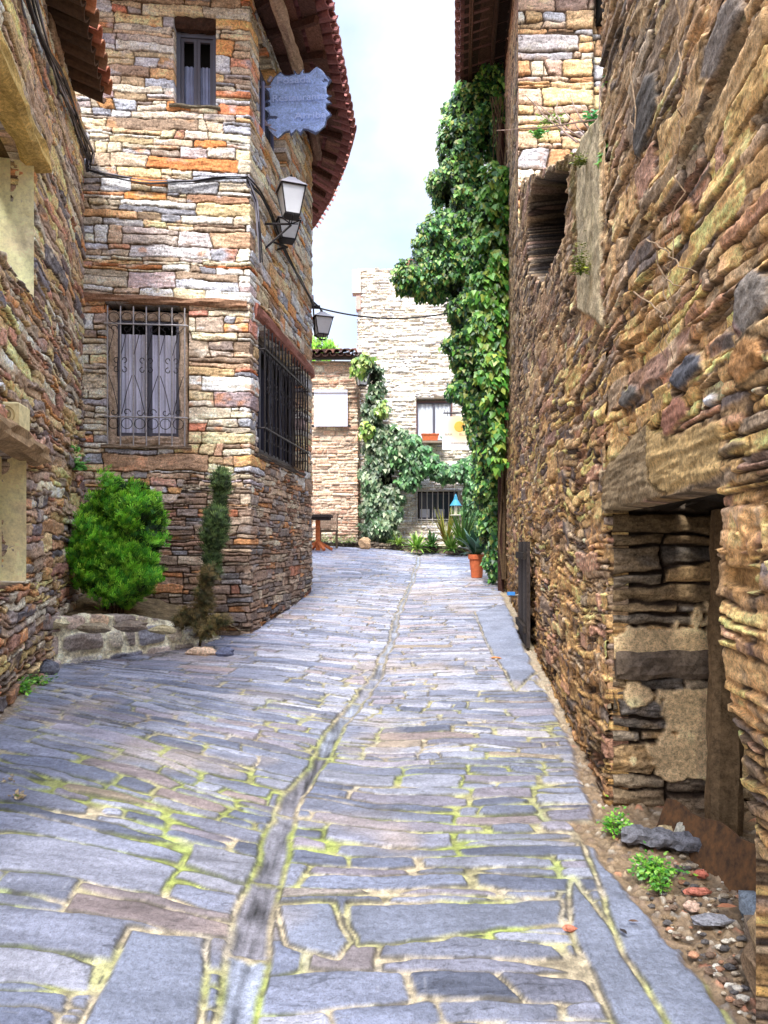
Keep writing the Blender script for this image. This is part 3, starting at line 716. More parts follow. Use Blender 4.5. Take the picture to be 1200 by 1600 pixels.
# window builder on a path segment
def window(parent, path, k, u0, u1, z0, z1, depth, fw, frame_rgb, frame_mat, panes=2, curtain=None, rough=.0, dark_top=0.):
    fr = MB(); fr.color(frame_rgb); P = lambda u, z, o: ptn(path, u, z, o, k)
    for a, b in ((u0+fw/2, 0), (u1-fw/2, 0)):
        if rough: fr.log(P(a, z0, -depth), P(a, z1, -depth), fw, .07, (path.t[k][1], -path.t[k][0], 0), 16, rough, int(a*100))
        else: fr.beam(P(a, z0, -depth), P(a, z1, -depth), fw, .06, (path.t[k][1], -path.t[k][0], 0))
    for a in (z0+fw/2, z1-fw/2):
        if rough: fr.log(P(u0+fw*.9, a, -depth-.003), P(u1-fw*.9, a, -depth-.003), .07, fw, (0, 0, 1), 14, rough, int(a*100)+3)
        else: fr.beam(P(u0+fw, a, -depth-.003), P(u1-fw, a, -depth-.003), .05, fw)
    fo = fr.build('window', M[frame_mat], parent)
    sa = MB(); sa.color((84, 84, 96))
    w = (u1-u0-2*fw)/panes
    for i in range(panes):
        a = u0+fw+i*w; b = a+w; s = .032
        for q in (a+s/2+.002, b-s/2-.002): sa.beam(P(q, z0+fw+.003, -depth-.012), P(q, z1-fw-.003, -depth-.012), s, .035, (path.t[k][1], -path.t[k][0], 0))
        for q in (z0+fw+s/2+.003, z1-fw-s/2-.003): sa.beam(P(a+s+.002, q, -depth-.014), P(b-s-.002, q, -depth-.014), .03, s)
    sa.build('sash', M['paint'], fo)
    g = MB().color((80, 88, 105))
    g.hexa([P(u0+fw, z0+fw, -depth-.03), P(u1-fw, z0+fw, -depth-.03), P(u1-fw, z0+fw, -depth-.022), P(u0+fw, z0+fw, -depth-.022), P(u0+fw, z1-fw, -depth-.03), P(u1-fw, z1-fw, -depth-.03), P(u1-fw, z1-fw, -depth-.022), P(u0+fw, z1-fw, -depth-.022)])
    if curtain is None: g.build('pane', M['glass'], fo)
    else:
        rgb, zc = curtain
        nx = 90; V = []; Cc = []; n2 = 30
        for j in range(n2):
            for i in range(nx):
                u = u0+fw+.004+(u1-u0-2*fw-.008)*i/(nx-1); z = z0+fw+(zc-z0-fw)*j/(n2-1)
                f = math.sin(i*.55+.6*math.sin(i*.21))*.6+.4*math.sin(i*1.3+j*.05)
                V.append(P(u, z, -depth-.055+.014*f)); Cc.append(lin(rgb)*(1+.22*f+.08*math.sin(j*.4+i*.1)))
        ix = np.arange(nx*n2).reshape(n2, nx)
        put('curtain', V, np.stack([ix[:-1, :-1], ix[:-1, 1:], ix[1:, 1:], ix[1:, :-1]], -1).reshape(-1, 4), np.array(Cc), M['curtain'], fo, None, True)
    return fo
window(hs, BP, 0, uf0+.01, uf1-.01, WF[2]+.02, WF[3]-.07, .08, .095, (190, 168, 146), 'wood', 2, ((206, 206, 222), WF[3]-.30), .012)
window(hs, BP, 0, t0+.0, t1-.0, WT[2]+.01, 5.60, .16, .045, (88, 92, 108), 'paint', 2, ((150, 160, 190), 5.28))
window(hs, BP, 1, r0+.01, r1-.01, WR[2]+.02, WR[3]-.02, .16, .07, (70, 62, 60), 'paint', 4, ((46, 46, 58), WR[3]-.3))
window(hs, BP, 1, q0+.5, q1-.01, WQ[2]+.02, WQ[3]-.02, .18, .06, (110, 116, 150), 'paint', 1)
# scrolled grilles
def scroll(mb, P, cu, cz, r, turn, sgn, rad=.0045):
    pts = []
    for i in range(15):
        t = i/14.; a = turn+sgn*t*1.6*math.pi; rr = r*(1-.62*t)
        pts.append(P(cu+rr*math.cos(a), cz+rr*math.sin(a)))
    mb.tube(pts, rad, 4)
def grille(parent, path, k, u0, u1, z0, z1, out, nb, rails, mat, name='grille', rad=.0075, deco=True):
    P0 = lambda o: (lambda u, z: ptn(path, u, z, o, k))
    P = P0(out); mb = MB()
    for i in range(nb):
        u = u0+(u1-u0)*i/(nb-1); mb.tube([P(u, z0), P(u, z1)], rad, 6)
    for z in rails: mb.tube([P0(out+.012)(u0-.03, z), P0(out+.012)(u1+.03, z)], rad*1.15, 6)
    for u in (u0-.03, u1+.03):
        for z in rails: mb.tube([P0(out+.012)(u, z), P0(-.06)(u, z)], rad*1.1, 6)
    g = mb.build(name, mat, parent)
    if deco:
        s = MB(); P = P0(out+.004); w = (u1-u0)/(nb-1); zm = (rails[0]+rails[1])/2+.06; sl = 1
        for i in range(0, nb-1):
            a = u0+w*(i+.5); r = w*.26
            for dz, sg in ((.055, 1), (-.055, -1)):
                scroll(s, P, a-w*.22*(1 if i % 2 else -1), zm+dz, r, -sg*math.pi/2, sg if i % 2 else -sg)
            s.tube([P(a-w*.45, zm+.11), P(a, rails[1]-.08), P(a+w*.45*(1 if i % 2 else -1), rails[1]-.02)], .004, 4)
            s.tube([P(a+w*.4*(1 if i % 2 else -1), zm-.11), P(a, (zm+rails[0])/2), P(a-w*.4*(1 if i % 2 else -1), rails[0]+.03)], .004, 4)
            for zz, sg in ((rails[0]-.07, 1), (rails[1]+.07, -1)):
                pts = [P(a+w*.42*math.cos(t), zz+w*.42*math.sin(t)) for t in np.linspace(0, 2*math.pi, 13)]
                s.tube(pts, .004, 4)
            scroll(s, P, a, rails[0]+.05, w*.3, 0, 1 if i % 2 else -1)
            scroll(s, P, a, rails[1]-.05, w*.3, 0, -1 if i % 2 else 1)
        s.build('scrollwork', M['iron'], g)
    return g
grille(hs, BP, 0, uf0+.03, uf1-.03, WF[2]-.005, WF[3]-.05, .04, 7, (WF[2]+.30, WF[3]-.24), M['irongrey'])
grille(hs, BP, 1, r0+.03, r1-.03, WR[2]-.0, WR[3]-.02, .07, 15, (WR[2]+.28, WR[3]-.30), M['iron'], rad=.010)
# roof with wide eave
outer = [(-3.7, 7.10), (-.80, 7.20), (-.72, 8.06), (-.644, 9.26), (-.55, 10.7), (-.72, 11.62), (-.99, 12.7), (-1.36, 13.85), (-2.3, 15.)]
inner = [(-3.7, 9.4), (-2.6, 9.6), (-2.5, 9.9), (-2.45, 10.3), (-2.5, 10.8), (-2.6, 11.2), (-2.7, 11.6), (-2.9, 12.0), (-3.2, 12.4)]
EZ, IZ = 5.96, 6.75
OP = Path(outer); IP = Path(inner)
mb = MB(); n = 150
sf = np.linspace(0, 1, n)
oo = OP.at(sf*OP.s[-1]); io = IP.at(sf*IP.s[-1])
# soffit boards: narrow planks along the eave
wl_ = 6
for i in range(n-1):
    for j in range(wl_):
        a0, a1 = j/wl_+.004, (j+1)/wl_-.004; a0 *= .8; a1 *= .8; a0 += .02
        rgb = [(120, 84, 72), (104, 74, 64), (132, 94, 80), (98, 70, 62)][(j*7+(i//9)*3) % 4]
        mb.color(rgb, 1.05)
        g = lambda s_, a, dz: np.array([oo[s_][0]*(1-a)+io[s_][0]*a, oo[s_][1]*(1-a)+io[s_][1]*a, EZ+(IZ-EZ)*a*.8+dz])
        mb.add([g(i, a0, 0), g(i+1, a0, 0), g(i+1, a1, 0), g(i, a1, 0)], [(0, 1, 2, 3)])
ro = mb.build('roof', M['wood'], hs)
mb = MB().color((84, 56, 48))
for q in np.arange(.25, OP.s[-1], .62):
    a = OP.at(np.array([q]))[0]; b = IP.at(np.array([q/OP.s[-1]*IP.s[-1]]))[0]
    p = np.array([a[0], a[1], EZ-.055]); r = np.array([b[0], b[1], IZ-.2]); p = p+(r-p)*.03; r = p+(r-p)*.75
    mb.beam(p, r, .055, .08, var=.2)
mb.build('rafters', M['wood'], ro)
mb = MB(); woodgrain_log(mb, (-1.22, 7.05, 5.80), (-1.02, 9.3, 5.80), .13, .16, (176, 150, 130), 15); woodgrain_log(mb, (-1.02, 9.32, 5.80), (-.98, 11.0, 5.80), .12, .15, (120, 92, 80), 16)
mb.build('eave_beam', M['wood'], ro)
def tile_row(mb, p, dirn, side, L, r, rgb, seed, n=7, down=False):
    """a barrel tile from p running along dirn"""
    R = np.random.RandomState(seed); dirn = np.array(dirn, float); side = np.array(side, float); up = np.cross(side, dirn); up /= np.linalg.norm(up)
    if up[2] < 0: up = -up
    nt = max(1, int(round(L/.36)))
    for t in range(nt):
        V = []; Fc = []; c = lin(rgb)*(.75+.5*R.rand()); sag = (R.rand()-.5)*.01; tw = (R.rand()-.5)*.02
        for e_, (q, rr) in enumerate(((t*.36-.03, r*1.08), (t*.36+.40, r*.88))):
            for thick in (0, .014):
                for j in range(n+1):
                    a = math.pi*j/n
                    V.append(np.array(p)+dirn*q+side*((rr-thick)*math.cos(a)+tw)+up*((rr-thick)*math.sin(a)*(-1 if down else 1)+sag+.012*(e_ == 0)))
        m = n+1
        for j in range(n):
            Fc += [(j, j+1, 2*m+j+1, 2*m+j), (m+j, 3*m+j, 3*m+j+1, m+j+1), (j, m+j, m+j+1, j+1)]
        mb.col = c; mb.add(V, Fc)
mb = MB()
for i, q in enumerate(np.arange(.1, OP.s[-1]-.05, .185)):
    a = OP.at(np.array([q]))[0]; b = IP.at(np.array([q/OP.s[-1]*IP.s[-1]]))[0]
    t = np.array([b[0]-a[0], b[1]-a[1], IZ-EZ]); L = np.linalg.norm(t); t /= L
    sd = np.cross(t, (0, 0, 1)); sd /= np.linalg.norm(sd)
    p = np.array([a[0], a[1], EZ+.055])-t*.10
    tile_row(mb, p, t, sd, L, .078, [(176, 120, 112), (160, 104, 100), (186, 132, 120)][i % 3], i)
    tile_row(mb, p+sd*.092+t*.04-np.array([0, 0, .002]), t, sd, L, .078, (140, 92, 90), i+500, down=True)
mb.build('roof_tiles', M['tile'], ro)

# ================================================================ NEAR LEFT HOUSE
AP = Path([(-1.24-.25*2.0, 2.0), (-1.24-.25*7.82, 7.82)])
ha = thing('rough_stone_house', (-2.8, 5., -1.), 'rough old stone house at the left edge with a yellow plastered window reveal', 'house')
au = lambda d: (d-2.)*math.hypot(1, .25)
H1 = (au(3.3), au(5.50), 1.84, 2.86); H2 = (au(3.0), au(5.26), -.26, .62)
us = np.concatenate([np.arange(0, au(4.2), .03), np.arange(au(4.2), AP.s[-1]+.03, .0085)]); zs = np.arange(-1.5, 4.45, .0085)
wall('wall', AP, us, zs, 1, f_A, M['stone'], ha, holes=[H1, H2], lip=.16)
mb = MB().color((80, 70, 60)); off = .30
wallbox(mb, [(-1.74-1.15, 2.0), (-2.44-1.15, 4.8), (-3.195-.9, 7.75), (-6, 7.7), (-6, 2.0)], -1.5, 4.4, 0); mb.build('added_core', M['dark'], ha)
def jamb(parent, path, u, z0, z1, depth, nn, fn, mat, step=.012, seed=(0, 0)):
    p = ptn(path, u, z0, .0, 0); t = path.t[0]; n = np.array([t[1], -t[0], 0])
    return patch('window_reveal', p-n*0.0+np.array([0, 0, 0]), -n, (0, 0, 1), nn, depth, z1-z0, step, fn, mat, parent, off=seed)
tA = AP.t[0]; jn = -np.array([tA[0], tA[1], 0])
jamb(ha, AP, H1[1]-.005, 1.80, 2.86, .8, jn, f_yellow, M['plaster'])
jamb(ha, AP, H2[1]-.005, -.28, .66, .8, jn, lambda U, Z: (lambda h, c: (h, np.clip(c*np.array([1., .93, .88])*1.0, 0, .9)))(*f_yellow(U+3, Z+3)), M['plaster'])
nA = np.array([tA[1], -tA[0], 0])
mb = MB(); woodgrain_log(mb, ptn(AP, H1[0], 2.90, .0), ptn(AP, H1[1]+.12, 2.90, .0), .20, .17, (204, 172, 104), 20, .016); woodgrain_log(mb, ptn(AP, H1[0], 2.93, -.26), ptn(AP, H1[1]+.1, 2.93, -.26), .24, .16, (90, 72, 44), 21); mb.build('lintel', M['wood'], ha)
mb = MB(); woodgrain_log(mb, ptn(AP, H2[0], .73, .01), ptn(AP, H2[1]+.28, .67, .01), .20, .17, (166, 138, 104), 22, .02); woodgrain_log(mb, ptn(AP, H2[0], .76, -.26), ptn(AP, H2[1]+.1, .72, -.26), .24, .16, (70, 58, 44), 23); mb.build('lintel', M['wood'], ha)
mb = MB(); mb.color((190, 170, 140)).log(ptn(AP, H1[0], 1.79, -.30), ptn(AP, H1[1]+.0, 1.79, -.30), .5, .08, (0, 0, 1), 14, .01, 24); mb.build('sill', M['stone'], ha)
mb = MB(); mb.color((120, 104, 88)).log(ptn(AP, H2[0], -.32, -.30), ptn(AP, H2[1]+.0, -.32, -.30), .5, .10, (0, 0, 1), 14, .012, 25); mb.build('sill', M['stone'], ha)
# eave of barrel tiles
mb = MB()
for i, q in enumerate(np.arange(au(4.2), au(7.06), .19)):
    p = ptn(AP, q, 4.35, .33, 0); t = -nA*.94+np.array([0, 0, .30]); t /= np.linalg.norm(t); sd = np.array([tA[0], tA[1], 0])
    tile_row(mb, p, t, sd, 1.0, .088, [(190, 126, 92), (150, 110, 84), (170, 104, 80)][i % 3], i+50)
    tile_row(mb, p+sd*.095+t*.05-np.array([0, 0, .0]), t, sd, 1.0, .085, (84, 64, 50), i+80, down=True)
rt = mb.build('roof_tiles', M['tile'], ha)
mb = MB().color((92, 76, 58))
mb.hexa([ptn(AP, au(2), 4.42, .18), ptn(AP, au(7.06), 4.42, .18), ptn(AP, au(7.06), 4.72, -1.), ptn(AP, au(2), 4.72, -1.), ptn(AP, au(2), 4.45, .18), ptn(AP, au(7.06), 4.45, .18), ptn(AP, au(7.06), 4.76, -1.), ptn(AP, au(2), 4.76, -1.)])
mb.build('roof', M['stone'], ha)
# yellow plate with a ring and the number
b0 = PX(-6, 628, 4.62); 
npl = thing('number_block', PX(14, 655, 4.6), 'cream stone block with a round carved 10 on the left house above the low window', 'house number')
mb = MB().color((226, 212, 160)); c = PX(8, 652, 4.72); ax = (np.array([.985, .17, 0]), np.array([-.17, .985, 0]), np.array([0, 0, 1.]))
def rbox(mb, c, sx, sy, sz, ax, b=.012):
    c = np.array(c); X, Y, Z = ax; V = []
    for zz, k in ((-1, 1), (1, 1)):
        pass
    for dz, ins in ((-sz/2, b), (-sz/2+b, 0), (sz/2-b, 0), (sz/2, b)):
        for a, d in ((-1, -1), (1, -1), (1, 1), (-1, 1)): V.append(c+X*a*(sx/2-ins)+Y*d*(sy/2-ins)+Z*dz)
    Fc = [(3, 2, 1, 0), (12, 13, 14, 15)]+[(r*4+i, r*4+(i+1) % 4, r*4+4+(i+1) % 4, r*4+4+i) for r in range(3) for i in range(4)]
    mb.add(V, Fc)
rbox(mb, c, .235, .22, .165, ax); mb.build('block', M['plaster'], npl)
fc = c-ax[1]*.112+ax[0]*.035
mb = MB().color((176, 160, 112)); mb.tube([fc+ax[0]*.055*math.cos(t)+ax[2]*.055*math.sin(t) for t in np.linspace(0, 2*math.pi, 25)], .004, 5); mb.build('ring', M['plaster'], npl)
text('10', 'lettering', fc, ax[0], ax[2], .075, M['plaster'], npl, off=.001, font_bold=.01, col=(150, 136, 96))

# ================================================================ RIGHT SIDE
hr_ = thing('old_stone_house', (1.6, 2.6, -1.3), 'old rubble stone house close on the right with ochre mortar and cellar door', 'house')
# two horizontal sampling zones
DO = (ru(2.17), ru(3.78), -1.62, .17)
us = np.concatenate([np.arange(ru(.8), ru(1.6), .03), np.arange(ru(1.6), ru(3.9), .0062)]); zs = np.concatenate([np.arange(-1.62, 3.0, .0066), np.arange(3.0, 4.4, .03)])
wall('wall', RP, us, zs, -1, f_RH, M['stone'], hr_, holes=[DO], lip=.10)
def ptr(d, z, out=0.):     # out positive = into the lane
    t = RP.t[0]; p = RP.at(np.array([ru(d)]))[0]; return np.array([p[0]-t[1]*out, p[1]+t[0]*out, z])
tR = np.array([RP.t[0][0], RP.t[0][1], 0]); nR = np.array([-RP.t[0][1], RP.t[0][0], 0])
patch('door_reveal', ptr(3.775, -1.62, -.02), -nR, (0, 0, 1), -tR, .78, 1.86, .0062, lambda U, Z: f_jamb(U, Z-1.62), M['stone'], hr_)
patch('door_reveal', ptr(2.12, -1.62, -.22), -nR, (0, 0, 1), tR, .55, 1.86, .02, lambda U, Z: f_R(U+9, Z-1.62), M['stone'], hr_)
mb = MB(); mb.color((46, 38, 30)).log(ptr(2.0, .24, -.22), ptr(3.95, .24, -.22), .26, .13, (0, 0, 1), 16, .02, 30); mb.log(ptr(2.0, .25, -.52), ptr(3.95, .23, -.52), .30, .13, (0, 0, 1), 16, .02, 31); mb.build('door_lintel', M['wood'], hr_)
mb = MB().color((40, 34, 28))
for i in range(9): mb.box(ptr(2.2+i*.19, -.65, -.80), .186, .05, 1.9, .3, (tR, nR, np.array([0, 0, 1.])))
dr = mb.build('door', M['wood'], hr_)
mb = MB(); mb.color((122, 100, 74)).log(ptr(3.50, -1.42, -.47), ptr(3.60, .16, -.53), .13, .16, nR, 26, .006, 33); mb.build('door_post', M['wood'], hr_)
mb = MB().color((70, 60, 50)); wallbox(mb, [(1.30+.4, .7), (1.15+1.0, 2.1), (2.2, 3.85), (4.5, 3.85), (4.5, .7)], -1.6, 4.3, 0); mb.build('added_core', M['dark'], hr_)
patch('end_wall', ptr(3.895, 2.2, .0), -nR, (0, 0, 1), tR, 2.2, 2.2, .03, lambda U, Z: f_R(U+7, Z), M['stone'], hr_)
mb = MB(); mb.color((40, 34, 30)).log(ptr(3.45, -.915, -.09), ptr(3.78, -.89, -.09), .05, .12, (0, 0, 1), 8, .006, 36)
# timber let into the reveal
mb = MB(); mb.color((112, 98, 84)).log(ptr(3.77, -.62, -.03), ptr(3.77, -.60, -.62), .10, .155, (0, 0, 1), 16, .010, 37); mb.build('bond_timber', M['wood'], hr_)

rw = thing('ruined_wall', (1.5, 6.2, -1.1), 'broken rubble wall with a sloping mossy top and a dark hollow between old house and ivy house', 'wall')
us = np.concatenate([np.arange(ru(3.78), ru(6.5), .0088), np.arange(ru(6.5), ru(9.06), .013)]); zs = np.arange(-1.5, 4.5, .0095)
tp = lambda U: np.interp(U, [ru(3.9), ru(4.67), ru(9)], [2.3, 2.50, 4.42])+.05*fbm(U/.2, U*0, 3, 199)
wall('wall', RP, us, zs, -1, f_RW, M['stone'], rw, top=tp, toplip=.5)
mb = MB().color((80, 72, 62)); mb.hexa([(1.85, 3.95, -1.5), (4, 3.95, -1.5), (4.4, 8.9, -1.2), (2.35, 8.9, -1.2), (1.85, 3.95, 2.1), (4, 3.95, 2.1), (4.4, 8.9, 4.0), (2.35, 8.9, 4.0)]); mb.build('added_core', M['stone'], rw)  # added core behind the ruined face, stops light passing through

hb = thing('ivy_house', (2.4, 10.6, -.8), 'tall slate house behind the ruined wall with ivy hanging off its lane side', 'house')
uB0, uB1 = ru(9.03), ru(12.3)
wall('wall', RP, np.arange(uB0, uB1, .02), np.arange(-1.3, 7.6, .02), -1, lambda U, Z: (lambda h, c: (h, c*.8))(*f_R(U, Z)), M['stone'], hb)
fb = RP.at(np.array([uB0]))[0]
def f_Bf(U, Z):
    H, C = f_B(U, Z)
    # set-back pilaster joint
    k = sm(.92, .96, U+.03*fbm(Z/.3, Z*0, 2, 350)); H = H-.10*k
    k2 = sm(.89, .93, U)*sm(1.0, .96, U); C = C*(1-.6*k2)[..., None]
    return H, C
bo = np.array([fb[0]-.02, fb[1]+.02, 3.9])
patch('front_wall', bo, (1, 0, 0), (0, 0, 1), (0, -1, 0), 2.6, 3.8, .012, f_Bf, M['stone'], hb)
mb = MB().color((80, 72, 62)); wallbox(mb, [(1.95, 9.2), (4.3, 9.2), (4.6, 12.2), (2.22, 12.2)], -1.2, 7.6, 0); mb.build('added_core', M['dark'], hb)
# opening high on the front
p = PX(938, 28, 8.98); mb = MB().color((20, 16, 14)); mb.box((p[0]+.30, 9.0, p[2]+.45), .62, .26, .9); mb.build('opening', M['dark'], hb)
# roof of the ivy house
mb = MB(); ez = 7.5
ow = lambda d: np.array([1.0+.0985*(d-9), d, ez])
for j in range(5):
    mb.color([(64, 50, 44), (84, 64, 54), (56, 44, 40)][j % 3])
    for s in range(12):
        d0_, d1_ = 7.9+s*.42, 7.9+s*.42+.41; a, b = j/5, (j+1)/5-.01
        g = lambda d, q: ow(d)+np.array([1.2*q, 0, .38*q])
        mb.add([g(d0_, a), g(d1_, a), g(d1_, b), g(d0_, b)], [(0, 1, 2, 3)], .15)
rb = mb.build('roof', M['wood'], hb)
mb = MB()
for off_ in (.10, .45, .68): mb.color([(92, 72, 60), (70, 56, 48)][off_ > .3]).log(ow(7.9)+np.array([off_, 0, .02+.2*off_]), ow(12.9)+np.array([off_, 0, .02+.2*off_]), .07, .10, (0, 0, 1), 10, .01, int(off_*100))
mb.build('eave_beam', M['wood'], rb)
mb = MB()
for i, q in enumerate(np.arange(7.9, 13., .19)):
    t = np.array([.94, 0, .30]); t /= np.linalg.norm(t)
    tile_row(mb, ow(q)+np.array([-.08, 0, .06]), t, np.array([0, 1., 0]), 2.2, .085, [(150, 108, 100), (128, 92, 88)][i % 2], i+150)
    tile_row(mb, ow(q)+np.array([-.04, .095, .055]), t, np.array([0, 1., 0]), 2.2, .08, (110, 80, 76), i+190, down=True)
mb.build('roof_tiles', M['tile'], rb)
mb = MB().color((70, 48, 42)); mb.tube([ptr(11.4, z, .09) for z in (-.9, 1, 3, 5, 6.5)], .05, 8); mb.build('downpipe', M['wood'], hb)

# ================================================================ FAR HOUSES
hc = thing('pale_stone_house', (2., 20.5, -.1), 'tall pale stone house at the lane top, curtained window above a barred one', 'house')
CW = 6.0; cx0, cd = -.70, 19.6
def pc_(px, py): return ((px-HX)/F*cd, (HY-py)/F*cd)
w1a, w1b = pc_(650, 622), pc_(707, 690); w2a, w2b = pc_(652, 767), pc_(716, 812)
CP = Path([(cx0+.12, 24.), (cx0, cd), (cx0+CW, cd-.1)])
uc = lambda x: CP.s[1]+(x-cx0)
wall('wall', CP, np.concatenate([np.arange(0, CP.s[1], .05), np.arange(CP.s[1], CP.s[2], .018)]), np.arange(-.6, 7.5, .018), 1, f_C, M['stone'], hc,
     top=lambda U: 7.36-.03*(U-CP.s[1])+.03*fbm(U/.3, U*0, 2, 5), holes=[(uc(w1a[0]), uc(w1b[0]), w1b[1], w1a[1]), (uc(w2a[0]), uc(w2b[0]), w2b[1]-.03, w2a[1])], lip=.18, toplip=.25)
mb = MB().color((190, 180, 170)); wallbox(mb, [(cx0+.3, cd+.3), (cx0+CW, cd+.25), (cx0+CW, 24), (cx0+.35, 24)], -.6, 7.2, 0); mb.build('added_core', M['stone'], hc)
window(hc, CP, 1, uc(w1a[0]), uc(w1b[0]), w1b[1], w1a[1]-.07, .14, .03, (110, 80, 74), 'paint', 2, ((214, 222, 232), w1a[1]-.12))
window(hc, CP, 1, uc(w2a[0]), uc(w2b[0]), w2b[1]-.02, w2a[1], .16, .05, (40, 34, 34), 'paint', 2)
grille(hc, CP, 1, uc(w2a[0])-.03, uc(w2b[0])+.03, w2b[1]-.1, w2a[1]+.02, .05, 9, (w2b[1]+.0, w2a[1]+.01), mat_flat('pale_painted_iron', (196, 190, 186), .6, .0, .1, 20, bump=0), deco=False, rad=.014)
mb = MB().color((214, 204, 190)); mb.box((cx0-.03, cd+.0, 6.95), .22, .3, .62)
mb.color((206, 168, 156)); mb.box((cx0+.02, cd+.05, 6.45), .12, .3, .45); mb.build('corner_corbel', M['plaster'], hc)
mb = MB().color((150, 96, 84)); x, z = pc_(633, 405); mb.box((x+.35, cd+1.2, 7.5), .6, .6, .9); mb.build('chimney', M['stone'], hc)

hd_ = thing('low_stone_house', (-2., 19.8, -.1), 'low stone house with pinkish masonry, tiled edge and a blank white board', 'house')
dd = 19.1; DPt = Path([(-4.5, dd), (-.68, dd), (-.66, 19.6)])
wall('wall', DPt, np.arange(0, DPt.s[-1], .018), np.arange(-.6, 4.75, .018), 1, f_D, M['stone'], hd_)
mb = MB().color((150, 130, 110)); wallbox(mb, [(-4.5, dd+.2), (-.85, dd+.2), (-.8, 22.), (-4.5, 22.)], -.6, 4.6, 0); mb.build('added_core', M['stone'], hd_)
mb = MB().color((70, 52, 44)); mb.hexa([(-4.6, dd-.28, 4.70), (-.78, dd-.28, 4.78), (-.72, 22., 5.5), (-4.6, 22., 5.5), (-4.6, dd-.28, 4.76), (-.78, dd-.28, 4.84), (-.72, 22., 5.6), (-4.6, 22., 5.6)]); rd = mb.build('roof', M['wood'], hd_)
mb = MB()
for i, q in enumerate(np.arange(-3.6, -.68, .2)):
    t = np.array([0, .965, .26]); tile_row(mb, (q, dd-.36, 4.83+.02*(q+3)), t, np.array([1., 0, 0]), 2.2, .085, [(120, 88, 80), (96, 74, 70), (150, 110, 96)][i % 3], i+250)
    tile_row(mb, (q+.1, dd-.33, 4.83+.02*(q+3)), t, np.array([1., 0, 0]), 2.2, .08, (90, 66, 60), i+290, down=True)
mb.build('roof_tiles', M['tile'], rd)
# ================================================================ FOLIAGE
def outline_tpl(pts, centre, fold=.12):
    V = [(centre[0], centre[1], .0)]+[(x, y, -fold*abs(x)*1.2-.10*y*y) for x, y in pts]; n = len(pts)
    return np.array(V), [(0, 1+i, 1+(i+1) % n) for i in range(n)]
T_IVY = outline_tpl([(0, .05), (.26, -.10), (.50, .14), (.30, .36), (.24, .55), (0, 1), (-.24, .55), (-.30, .36), (-.50, .14), (-.26, -.10)], (0, .3))
T_HEART = outline_tpl([(0, .08), (.24, -.02), (.38, .2), (.26, .6), (0, 1), (-.26, .6), (-.38, .2), (-.24, -.02)], (0, .35), .3)
T_SMALL = (np.array([(0, 0, 0), (.30, .45, -.08), (0, 1, -.12), (-.30, .45, -.08)]), [(0, 1, 2), (0, 2, 3)])
def spray_tpl():
    V = []; Fc = []
    def kite(x, y, a, L, w):
        d = np.array([math.sin(a), math.cos(a)]); p = np.array([-d[1], d[0]]); o = np.array([x, y]); k = len(V)
        for q in (o, o+d*L*.5+p*w, o+d*L, o+d*L*.5-p*w): V.append((q[0], q[1], .04*math.sin(9*q[0]+4*q[1])))
        Fc.append((k, k+1, k+2)); Fc.append((k, k+2, k+3))
    kite(0, 0, 0, 1, .03)
    for y, L in ((.12, .46), (.26, .44), (.42, .38), (.58, .30), (.74, .2)):
        for s in (-1, 1): kite(0, y, s*.50, L, .028)
    return np.array(V), Fc
T_SPRAY = spray_tpl()
GRAD = [.75]
T_NEEDLE = (np.array([(0, 0, 0), (.05, .5, 0), (0, 1, 0), (-.05, .5, 0), (0, .1, 0), (.35, .75, .05), (.28, .8, .05), (0, .15, 0), (-.35, .75, -.05), (-.28, .8, -.05)]), [(0, 1, 2), (0, 2, 3), (4, 5, 6), (7, 9, 8)])
T_NEEDLE2 = (np.array([(0, 0, 0), (.06, .5, 0), (0, 1, 0), (-.06, .5, 0), (0, .1, 0), (.36, .62, .05), (.26, .72, .05), (0, .15, 0), (-.36, .62, -.05), (-.26, .72, -.05), (0, .4, 0), (.22, .95, .03), (.12, .98, .03)]), [(0, 1, 2), (0, 2, 3), (4, 5, 6), (7, 9, 8), (10, 11, 12)])
def leaves(P, Nn, tip, size, tpl, C):
    """P points, Nn facing directions, tip directions; returns arrays"""
    TV, TF = tpl; TF = np.array(TF); n = len(P)
    Nn = Nn/np.linalg.norm(Nn, axis=1, keepdims=True)
    tip = tip-Nn*(tip*Nn).sum(1, keepdims=True); tip /= np.linalg.norm(tip, axis=1, keepdims=True)+1e-9
    sd = np.cross(tip, Nn)
    V = P[:, None]+size[:, None, None]*(TV[None, :, :1]*sd[:, None]+TV[None, :, 1:2]*tip[:, None]+TV[None, :, 2:3]*Nn[:, None])
    m = len(TV); grad = GRAD[0]+(1-GRAD[0])*1.6*np.clip(TV[:, 1], 0, 1)
    Fc = (TF[None]+np.arange(n)[:, None, None]*m).reshape(-1, 3)
    Cc = np.repeat(C, m, axis=0)*np.tile(grad, n)[:, None]
    return V.reshape(-1, 3), Fc, Cc
def unit(R, n): v = R.randn(n, 3); return v/np.linalg.norm(v, axis=1, keepdims=True)
